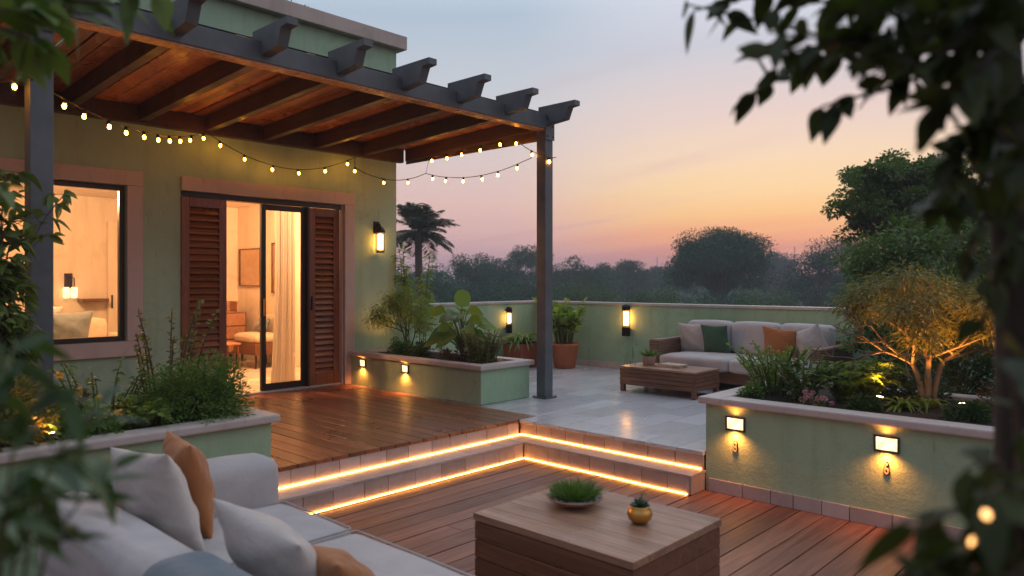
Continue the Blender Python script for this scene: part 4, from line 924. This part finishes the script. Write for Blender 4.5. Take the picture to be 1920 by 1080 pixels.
def smalltree(m, s):
    t = []; 
    for k in range(3): branch_tree(s, t, np.array([5.82,7.28,S]), np.array([rng.normal(0,.3),rng.normal(0,.3),1.]), .30, .011, 3, .62, .12)
    t = [q for q in t if q[2] > S+.28]; crown(m, t, 60, .12, .05, .010, .8, 2, .6)
plant('small_maple', 'small fine leaved bronze tree in the door planter by the wall', 'small tree', (5.82,7.28,S), smalltree, 'lf_fern', 'bark')
plant('bamboo', 'tall light green bamboo rising at the house corner', 'bamboo', (6.30,7.70,ZT), lambda m,s: [leafy_stalks(m,s,(6.32,7.72,ZT),7,1.62,.26,.15,.03,110,.08,'oval',2,.5,.45)], 'lf_bright')
def broad(m, s):
    c = np.array([5.85,6.30,S])
    for k in range(34):
        a = random.uniform(0,6.283); h = random.uniform(.22,.60); o = random.uniform(.06,.22); d = np.array([math.cos(a),math.sin(a),0]); e = c+d*o+np.array([0,0,h])
        s.tube(bez(c,c+np.array([0,0,h*.7]),e,7), .006, 5); leaves(m, [e-d*.01], [d+np.array([0,0,.1 if h > .4 else -.2])], random.uniform(.20,.30), random.uniform(.13,.18), 8, .35, .25, (-.6,-.55,.7))
    e = c+np.array([.02,.02,.62]); s.tube([c,e], .006, 5)
    leaves(m, [e], [(0.1,.05,1.)], .22, .20, 9, .0, .06, (-.73,-.68,.1), 'round')
plant('broad_leaf_plant', 'broad leaved plant with one round leaf standing above it in the door planter', 'plant', (5.85,6.30,S), broad, 'lf_broad', group=G, smooth=True)
garden_spot(5.98,7.55,S, (5.80,7.7,1.4), 6, 'small spotlight glowing behind the plants of the door planter', 120)
# --- pots in the corner
b = MB(); sb = MB()
leafy_stalks(b, sb, (8.62,7.0,ZT+.34), 36, .58, .26, .19, .075, 9, .42, 'oval', 5, .35, .45); b.build('foliage', M['lf_bright'], POT1); sb.build('stem', M['stem'], POT1)
b = MB(); strap(b, None, (8.32,7.55,ZT+.34), 60, .62, .05); strap(b, None, (8.2,7.6,ZT+.34), 30, .55, .05); b.build('foliage', M['lf_fern'], POT2)
b = MB(); b.box(8.08,8.57,7.41,7.72,ZT+.3601,ZT+.365); b.build('soil', M['soil'], POT2)
# --- under-window planter PA
G = 'plants in the planter under the window'
plant('round_bush', 'big round bright green bush at the end of the window planter', 'bush', (2.12,4.90,S), lambda m,s: mound(m,s,(2.10,4.88,S),.36,.42,12000,.036,.013,0,70), 'lf_mid', group=G)
plant('fern', 'dark arching fern left of the round bush', 'fern', (1.72,4.78,S), lambda m,s: fern(m,s,(1.72,4.78,S),46,.34,pin=26,w=.06,up=.7), 'lf_fern', group=G)
plant('wispy_plant', 'tall thin branched weed like plant before the left shutter', 'plant', (2.05,5.10,S), lambda m,s: leafy_stalks(m,s,(2.02,5.10,S),11,.70,.3,.045,.03,34,.28,'oval',2,.2,.35), 'lf_olive', 'bark', G)
plant('wispy_plant', 'medium branching plant under the window corner', 'plant', (1.68,5.05,S), lambda m,s: leafy_stalks(m,s,(1.62,5.05,S),12,.40,.4,.07,.022,16,.45,'oval',3,.5,.3), 'lf_mid', 'stem', G)
plant('bronze_plant', 'small bronze leaved plant in front of the lower window wall', 'plant', (1.35,5.0,S), lambda m,s: mound(m,s,(1.38,5.0,S),.14,.30,600,.07,.03,0,14), 'lf_red', 'stem', G)
plant('bush', 'low green bush with yellow glow in the left of the window planter', 'bush', (1.30,4.72,S), lambda m,s: mound(m,s,(1.38,4.74,S),.22,.20,1900,.05,.022), 'lf_mid', group=G)
plant('bush', 'olive leafy mass at the left edge of the window planter', 'bush', (.95,4.75,S), lambda m,s: mound(m,s,(.95,4.8,S),.33,.42,3200,.06,.026,0,40), 'lf_olive', group=G)
r = thing('yellow_flowers', 'small yellow flowers by the glow in the window planter', 'flowers', (1.25,4.62,S))
blossoms(r, (1.28,4.68,S+.22), 300, (.16,.10,.08), M['yellow'], .022, 16)
b = MB(); [b.tube([(1.28+random.uniform(-.12,.12),4.66+random.uniform(-.07,.07),S),(1.28+random.uniform(-.15,.15),4.66+random.uniform(-.1,.1),S+.2)],.002,4) for _ in range(14)]; b.build('stem', M['stem'], r)
garden_spot(1.22,4.66,S, (1.1,4.9,1.3), 6, 'small spotlight glowing among the flowers of the window planter', 120)
def tallshrub(m, s):
    c = np.array([1.02,4.98,S]); t = []
    for k in range(20):
        a = random.uniform(0,6.283); e = c+np.array([math.cos(a)*random.uniform(.03,.40), math.sin(a)*random.uniform(.03,.22), random.uniform(.5,1.70)])
        P = bez(c+rng.normal(0,.03,3)*np.array([1,1,0]), c+np.array([0,0,.7*(e[2]-S)]), e, 16); s.tube(P, np.linspace(.010,.003,16), 5)
        for j in range(4,16):
            for q in range(2):
                d = rng.normal(0,1,3); d[2] = d[2]*.4+.2; d /= np.linalg.norm(d); p2 = P[j]+d*random.uniform(.05,.13); s.tube([P[j],p2], .002, 4)
                dd = d+rng.normal(0,.5,(4,3)); leaves(m, np.tile(p2,(4,1))-d*rng.uniform(0,.05,(4,1)), dd, rng.uniform(.06,.12,4), rng.uniform(.030,.052,4), 4, .45, .2)
plant('tall_shrub', 'tall broad leaved shrub climbing in front of the left post and window', 'shrub', (1.02,4.98,S), tallshrub, 'lf_near', 'bark', None, True)
# roof plants
plant('roof_shrub', 'shrub on the house roof showing above the cornice', 'shrub', (4.9,9.2,4.5), lambda m,s: mound(m,s,(4.95,8.9,4.5),.50,1.05,3600,.05,.022,0,50), 'lf_dark')
plant('roof_shrub', 'thinner shrub on the house roof left of the first', 'shrub', (4.2,9.2,4.5), lambda m,s: leafy_stalks(m,s,(4.35,8.9,4.5),20,.95,.7,.07,.03,22,.3), 'lf_mid')
# shrubs behind the far sofa's right end
plant('leafy_shrub', 'bright leafed shrub rising right of the far sofa', 'shrub', (8.55,2.62,ZT), lambda m,s: (mound(m,s,(8.6,2.55,ZT+.55),.30,.65,3800,.07,.032,0,50), s.tube([(8.6,2.55,ZT),(8.6,2.55,ZT+.6)],.015,6)), 'lf_mid', 'bark')
plant('ornamental_grass', 'reddish upright grass beside the far sofa arm', 'grass plant', (8.0,2.45,ZT), lambda m,s: (strap(m,s,(8.0,2.4,ZT),160,.95,.014), strap(m,s,(7.9,2.15,ZT),160,.95,.014)), 'lf_red')
plant('dark_shrub', 'dark shrub on the terrace behind the uplit tree', 'shrub', (7.9,1.7,ZT), lambda m,s: mound(m,s,(7.9,1.7,ZT),.75,1.5,7000,.09,.035,0,70), 'lf_dark', 'bark')
plant('dark_shrub', 'dark shrub at the far right behind the right planter', 'shrub', (7.6,.6,ZT), lambda m,s: mound(m,s,(7.6,.6,ZT),.8,1.6,7000,.09,.035,0,70), 'lf_dark', 'bark')
# ============================================================= TREES BEYOND
def at(px, D): X = (px-960)/FPX*D; return DV[0]*D+RV[0]*X, DV[1]*D+RV[1]*X
def lobed_tree(name, label, px, D, ytop, wpx, mat='lf_tree', n=9000, L=None, group=None, dense=1.0, zb=-4.5, asp=None, lobes=46):
    x, y = at(px, D); top = HC+(528-ytop)/FPX*D; w = wpx/FPX*D; r = thing(name, label, 'tree', (x,y,zb), 0, group)
    H = top-zb; hr = asp*w if asp else H*.40; w = w if asp else max(w*1.2, H*.55); cz = top-hr
    L = L or max(.05, D*.0030); sb = MB(); mb = MB()
    sb.tube([(x,y,zb),(x+.02*H,y,zb+.3*H),(x,y,cz)], [H*.035,H*.028,H*.015], 8)
    k = rdirs(lobes); k[:,2] = np.where(k[:,2] < -.35, -k[:,2], k[:,2]); rad = rng.uniform(.5,.88,(lobes,1))
    C_ = np.array([x,y,cz])+k*rad*np.array([w*.5,w*.5,hr]); m = n//lobes
    for q in C_:
        lr = w*random.uniform(.10,.17)*dense; d = rdirs(m); P = q+d*rng.uniform(.35,1,(m,1))*lr*np.array([1.15,1.15,.75]); leaves(mb, P, d+rng.normal(0,.4,(m,3)), L*rng.uniform(.6,1.3,m), L*.55, 2, .2)
        sb.tube(bez((x,y,cz-hr*.8),((x+q[0])/2,(y+q[1])/2,cz-hr*.2),q,6), np.linspace(H*.010,H*.002,6), 4)
    if cz-hr > zb+1: # lower foliage so no bare gap
        pass
    sb.build('trunk', M['bark'], r); mb.build('crown', M[mat], r); return r
GT = 'trees beyond the terrace'
lobed_tree('banyan_tree', 'big round dark tree standing against the sunset', 1350, 62, 424, 186, n=48000, lobes=95, L=.21, asp=.42, dense=1.15)
for (px,D,yt,w,lab) in [
  (880,70,466,70,'dark rounded tree just right of the palm'),(930,75,462,56,'flat topped tree between palm and post'),(985,85,450,64,'open crowned tree right behind the post'),
  (1078,80,482,84,'rounded tree right of the post'),(1130,95,492,62,'small tree right of the rounded one'),(1178,100,486,66,'tree in the gap left of the big dark tree'),
  (1230,120,495,60,'distant hazy tree left of the big dark tree'),(1455,120,470,90,'pale hazy tree right of the big dark tree'),(1530,60,452,110,'dark tree behind the far sofa'),
  (1585,75,436,110,'hazy tall tree behind the terrace shrubs'),(1105,52,512,130,'low green tree close beyond the parapet'),(1230,48,524,110,'yellow green low tree before the big tree'),
  (1440,46,530,120,'low green tree right of the big tree base'),(1640,44,500,180,'low dark tree behind the uplit tree'),(800,50,490,120,'dark tree under the palm fronds'),(985,48,520,150,'low dark tree behind the parapet corner'),(900,45,528,140,'bushy dark tree left of the parapet corner'),(1340,44,540,150,'low dark bush crown under the big tree')]:
    lobed_tree('tree', lab, px, D, yt, w, n=7000, group=GT, asp=None, mat='lf_green_tree' if ('yellow' in lab or 'green' in lab) else ('lf_teal' if px % 3 == 0 else 'lf_tree'), lobes=24, dense=1.3)
# feathery tree close behind the terrace
r = lobed_tree('feathery_tree', 'tall fine leaved tree with layered branches above the uplit tree', 1705, 14, 268, 330, 'lf_near', 26000, .08, None, .46, -4.5, .40, 95)
lobed_tree('feathery_tree', 'fine leaved tree at the far right behind the foreground trunk', 1900, 13, 300, 260, 'lf_near', 16000, .09, None, .8, -4.5, .5, 60)
lobed_tree('dark_tree', 'dense dark tree filling the space above the right planter', 1760, 11.5, 400, 330, 'lf_near', 20000, .09, None, 1.1, -4.5, .42, 60)
# palm
def palm():
    x, y = at(784, 34); zc = HC+(528-436)/FPX*34; r = thing('palm_tree', 'palm tree with drooping fronds beside the house corner', 'palm tree', (x,y,-4.5))
    b = MB(); b.tube([(x+.3,y,-4.5),(x+.1,y,-1),(x,y,zc)], [.26,.2,.17], 10); b.build('trunk', M['bark'], r)
    for k in range(42):
        a = k*2.4; th = random.uniform(-.45,1.5); l = random.uniform(1.7,2.25); d = np.array([math.cos(a),math.sin(a),0])
        p0 = np.array([x,y,zc]); p1 = p0+l*.55*(math.cos(th)*d+np.array([0,0,math.sin(th)+.15])); p2 = p0+l*(math.cos(th)*.85*d+.12*d+np.array([0,0,math.sin(th)*.9-.22]))
        P = bez(p0,p1,p2,26); b = MB(); b.tube(P, np.linspace(.03,.008,26), 4)
        T = np.gradient(P,axis=0); Sd = np.cross(T,[0,0,1.]); Sd /= np.linalg.norm(Sd,axis=1)[:,None]+1e-9; T /= np.linalg.norm(T,axis=1)[:,None]
        t = np.linspace(0,1,26); ll = .62*np.sin(np.pi*np.clip(t*.85+.12,0,1))
        for s in (-1,1):
            for rep in range(2): leaves(b, P[2:], (Sd*s+T*.6+rng.normal(0,.12,P.shape)+np.array([0,0,-.15]))[2:], ll[2:], .06, 2, .12, .1, None, 'oval')
        b.build('frond', M['lf_palm'], r)
palm()
# far woodland, one mass of crowns nobody could count
def woodland():
    mb = MB()
    for k in range(330):
        px = random.uniform(520,2100); D = random.uniform(105,225); x, y = at(px, D); h = random.uniform(4.0,7.2)*(1+.35*(D/300)); rr = random.uniform(3.5,7)
        m = 110; d = rdirs(m, 0); d[:,2] = np.abs(d[:,2]); P = np.array([x,y,-4.5+h*.35])+d*rng.uniform(.75,1.0,(m,1))*np.array([rr,rr,h*.62]); leaves(mb, P, d+rng.normal(0,.6,(m,3)), 1.5, 1.1, 2, .2)
        for q in range(3):
            pass
    o = mb.build('far_woodland', M['lf_tree']); o['kind'] = 'stuff'; tag(o, 'hazy mass of distant trees along the horizon', 'woodland'); return o
woodland()
def undergrowth():
    mb = MB()
    for k in range(300):
        px = random.uniform(560,2050); D = random.uniform(30,105); x, y = at(px, D); h = random.uniform(2.0,4.3); rr = random.uniform(2,3.6)
        if x < 10.5 and y < 13: continue
        m = 130; d = rdirs(m, 0); d[:,2] = np.abs(d[:,2]); P = np.array([x,y,-4.5+h*.3])+d*rng.uniform(.7,1.0,(m,1))*np.array([rr,rr,h*.7]); leaves(mb, P, d+rng.normal(0,.6,(m,3)), .62, .42, 2, .2)
    o = mb.build('undergrowth', M['lf_tree']); o['kind'] = 'stuff'; tag(o, 'dark undergrowth and scrub filling the land between the trees', 'undergrowth')
undergrowth()
for (px,D,yt,lab) in [(1232,175,482,'thin distant mast left of the big tree'),(1490,165,462,'thin distant mast right of the big tree')]:
    x, y = at(px, D); zt_ = HC+(528-yt)/FPX*D; b = MB(); b.tube([(x,y,-4.5),(x,y,zt_)], [.28,.07], 5)
    b.tube([(x-.6,y,zt_-3),(x+.6,y,zt_-3)], .08, 4); tag(b.build('radio_mast', M['steel']), lab, 'mast')
# ============================================================= FOREGROUND PLANTS
def cam_pt(px, py, D): x, y = at(px, D); return np.array([x, y, HC-(py-528)/FPX*D])
def twig(mb, sb, pts, n, L, W, r0=.006, lean=None, segs=6):
    P = np.array(pts); t = np.linspace(0, len(P)-1, 26); Q = np.stack([np.interp(t, range(len(P)), P[:,k]) for k in range(3)],1)
    Q[1:-1] = (Q[:-2]+Q[1:-1]*2+Q[2:])/4
    sb.tube(Q, np.linspace(r0, r0*.35, 26), 6)
    idx = np.linspace(4, 25, n).astype(int); T = np.gradient(Q, axis=0); T /= np.linalg.norm(T,axis=1)[:,None]
    D = T[idx]*.6+rng.normal(0,.65,(n,3)); D[:,2] -= .25
    leaves(mb, Q[idx], D, L*rng.uniform(.65,1.15,n), W*rng.uniform(.8,1.1,n), segs, .25, .18, None, 'oval')
# near tree on the right: trunk in the foreground, boughs over the top right corner
r = thing('foreground_tree', 'dark blurred tree close on the right with boughs over the top right corner', 'tree', (*at(1905,1.25),0))
sb, mb = MB(), MB(); x0_, y0_ = at(1908,1.25)
sb.tube([(x0_+.03,y0_-.03,0),(x0_+.01,y0_,.8),(x0_,y0_,1.5),(x0_-.02,y0_+.02,2.0),(x0_+.02,y0_,2.7)], [.050,.040,.034,.030,.022], 12)
B0 = np.array([x0_,y0_,2.0])
for pts, n in [
  ([B0,cam_pt(1760,60,1.3),cam_pt(1530,110,1.35),cam_pt(1400,180,1.4)], 20), ([B0+[0,0,.1],cam_pt(1720,-20,1.2),cam_pt(1500,-30,1.3),cam_pt(1300,20,1.4)], 22),
  ([B0-[0,0,.1],cam_pt(1800,120,1.25),cam_pt(1650,170,1.3),cam_pt(1540,200,1.3)], 16), ([B0,cam_pt(1840,40,1.1),cam_pt(1670,90,1.1),cam_pt(1440,60,1.2)], 22),
  ([B0-[0,0,.2],cam_pt(1850,220,1.15),cam_pt(1790,290,1.15),cam_pt(1770,350,1.1)], 14), ([B0,cam_pt(1860,100,1.0),cam_pt(1790,180,1.0),cam_pt(1740,210,1.05)], 16),
  ([B0+[0,0,.2],cam_pt(1800,-60,1.1),cam_pt(1660,-10,1.2),cam_pt(1480,10,1.35)], 24), ([B0,cam_pt(1880,-20,1.0),cam_pt(1780,30,1.0),cam_pt(1640,20,1.1)], 22), ([B0,cam_pt(1870,0,1.1),cam_pt(1720,-10,1.1),cam_pt(1540,40,1.2)], 24),
  ([B0-[0,0,.1],cam_pt(1930,150,1.0),cam_pt(1950,250,.95),cam_pt(1900,330,.95)], 14), ([B0,cam_pt(1820,90,1.2),cam_pt(1610,110,1.25),cam_pt(1410,100,1.4)], 20),
  ([B0,cam_pt(1850,20,1.2),cam_pt(1740,70,1.25),cam_pt(1650,140,1.3)], 22), ([B0-[0,0,.35],cam_pt(1860,330,1.2),cam_pt(1800,370,1.2),cam_pt(1730,390,1.25)], 12), ([B0-[0,0,.3],cam_pt(1900,300,1.1),cam_pt(1850,400,1.1),cam_pt(1810,470,1.1)], 10), ([B0-[0,0,.4],cam_pt(1900,420,1.1),cam_pt(1870,520,1.1),cam_pt(1840,600,1.1)], 9), ([B0-[0,0,.1],cam_pt(1870,180,1.15),cam_pt(1830,250,1.15),cam_pt(1800,300,1.15)], 16)]:
    twig(mb, sb, pts, int(n*1.35), .064, .035, .006)
    if n > 21: twig(mb, sb, [pts[0]]+[p+rng.normal(0,.045,3) for p in pts[1:]], int(n*.85), .060, .034, .005)
sb.build('trunk', M['darkbark'], r, True); mb.build('crown', M['lf_gloss'], r, True)
# near plants, bottom right
r = thing('foreground_bush', 'large blurred dark leaves rising at the bottom right corner', 'bush', (*at(1900,.95),0))
sb, mb = MB(), MB(); q0 = np.array([*at(1930,.95),0.])
for pts, n in [([q0+[0,0,.7],cam_pt(1880,1010,.9),cam_pt(1800,950,.85),cam_pt(1720,990,.8)],10), ([q0+[0,0,.8],cam_pt(1900,930,.9),cam_pt(1870,860,.85),cam_pt(1810,880,.85)],9),
  ([q0+[0,0,.8],cam_pt(1910,850,.95),cam_pt(1900,720,.9),cam_pt(1880,640,.85)],9), ([q0+[0,0,.6],cam_pt(1840,1090,.85),cam_pt(1740,1060,.8),cam_pt(1680,1080,.75)],10), ([q0+[0,0,.8],cam_pt(1910,960,.8),cam_pt(1890,900,.8),cam_pt(1850,930,.75)],8),
  ([q0+[0,0,.7],cam_pt(1900,1050,.85),cam_pt(1870,1020,.8),cam_pt(1800,1040,.8)],10), ([q0+[0,0,.7],cam_pt(1915,1085,.8),cam_pt(1880,1075,.8),cam_pt(1840,1070,.8)],10), ([q0+[0,0,.7],cam_pt(1850,1100,.9),cam_pt(1790,1080,.85),cam_pt(1740,1090,.8)],10)]:
    sb.tube([q0,pts[0]], .01, 6); twig(mb, sb, pts, n, .075, .036, .005)
sb.build('stem', M['bark'], r, True); mb.build('foliage', M['lf_gloss'], r, True)
r = thing('fairy_lights', 'out of focus warm bulbs among the leaves at the bottom right', 'fairy lights', tuple(cam_pt(1848,968,1.0)))
b = MB(); P_ = [cam_pt(1800,1120,.85),cam_pt(1826,1016,.80),cam_pt(1848,966,.74),cam_pt(1915,1000,1.0),cam_pt(1990,1030,1.0)]; b.tube(P_, .0015, 5); b.build('cord', M['cord'], r)
for k, p in enumerate([cam_pt(1848,968,.74), cam_pt(1826,1018,.80), cam_pt(1917,1018,1.0)]):
    b = MB(); b.lathe([(.001,-.006),(.0045,-.003),(.005,.002),(.002,.006)], p, 10); b.build('bulb', M['dim_bulb'], r, True)
# near left plants
r = thing('foreground_shrub', 'blurred green plant rising close in the bottom left corner', 'shrub', (*at(60,.95),0))
sb, mb = MB(), MB(); q0 = np.array([*at(-40,1.0),0.])
for pts, n in [([q0+[0,0,.7],cam_pt(60,960,1.0),cam_pt(110,840,1.0),cam_pt(190,760,1.05)],12), ([q0+[0,0,.8],cam_pt(20,850,.95),cam_pt(60,760,1.0),cam_pt(120,730,1.0)],12), ([q0+[0,0,.6],cam_pt(80,1040,.95),cam_pt(150,940,1.0),cam_pt(210,880,1.05)],12),
  ([q0+[0,0,.7],cam_pt(10,920,.85),cam_pt(60,880,.9),cam_pt(150,860,.95)],12), ([q0+[0,0,.8],cam_pt(-20,800,.85),cam_pt(10,700,.9),cam_pt(30,640,.95)],10), ([q0+[0,0,.6],cam_pt(20,1060,.9),cam_pt(60,990,.9),cam_pt(130,1000,.95)],12), ([q0+[0,0,.7],cam_pt(-10,1000,.85),cam_pt(30,950,.85),cam_pt(70,930,.9)],12)]:
    sb.tube([q0,pts[0]], .008, 6); twig(mb, sb, pts, n+5, .085, .020, .003, None, 5)
sb.build('stem', M['stem'], r, True); mb.build('foliage', M['lf_dark'], r, True)
r = thing('overhanging_bough', 'dark leafy bough hanging over the top left corner', 'tree', (*at(-260,1.8),0))
sb, mb = MB(), MB(); x1_, y1_ = at(-260,1.8); sb.tube([(x1_,y1_,0),(x1_,y1_,1.4),(x1_+.02,y1_,2.4)], [.05,.04,.03], 10); q0 = np.array([x1_,y1_,2.35])
for pts, n in [([q0,cam_pt(-80,-30,1.7),cam_pt(60,10,1.6),cam_pt(180,30,1.6)],20), ([q0,cam_pt(-80,20,1.6),cam_pt(20,60,1.5),cam_pt(90,85,1.5)],18), ([q0,cam_pt(-60,-60,1.7),cam_pt(120,-30,1.6),cam_pt(300,-10,1.6)],22), ([q0,cam_pt(-90,0,1.5),cam_pt(10,20,1.45),cam_pt(110,15,1.5)],20), ([q0-[0,0,.2],cam_pt(-100,300,1.8),cam_pt(-30,340,1.8),cam_pt(20,350,1.8)],12), ([q0,cam_pt(-80,-10,1.6),cam_pt(60,-10,1.5),cam_pt(230,10,1.6)],20)]:
    twig(mb, sb, pts, n, .10, .045, .007)
sb.build('trunk', M['bark'], r, True); mb.build('crown', M['lf_near'], r, True)
# ============================================================= HAZE
def haze():
    b = MB(); b.box(-75, 355, -55, 315, -5.6, 12.5); o = b.build('haze', None); o['kind'] = 'stuff'
    m = bpy.data.materials.new('haze_air'); m.use_nodes = True; nt = m.node_tree; nt.nodes.clear()
    v = nt.nodes.new('ShaderNodeVolumePrincipled'); v.inputs['Color'].default_value = (.80,.82,.90,1); v.inputs['Density'].default_value = .0019; v.inputs['Anisotropy'].default_value = .2
    u = nt.nodes.new('ShaderNodeOutputMaterial'); nt.links.new(v.outputs[0], u.inputs['Volume']); o.data.materials.append(m)
haze()
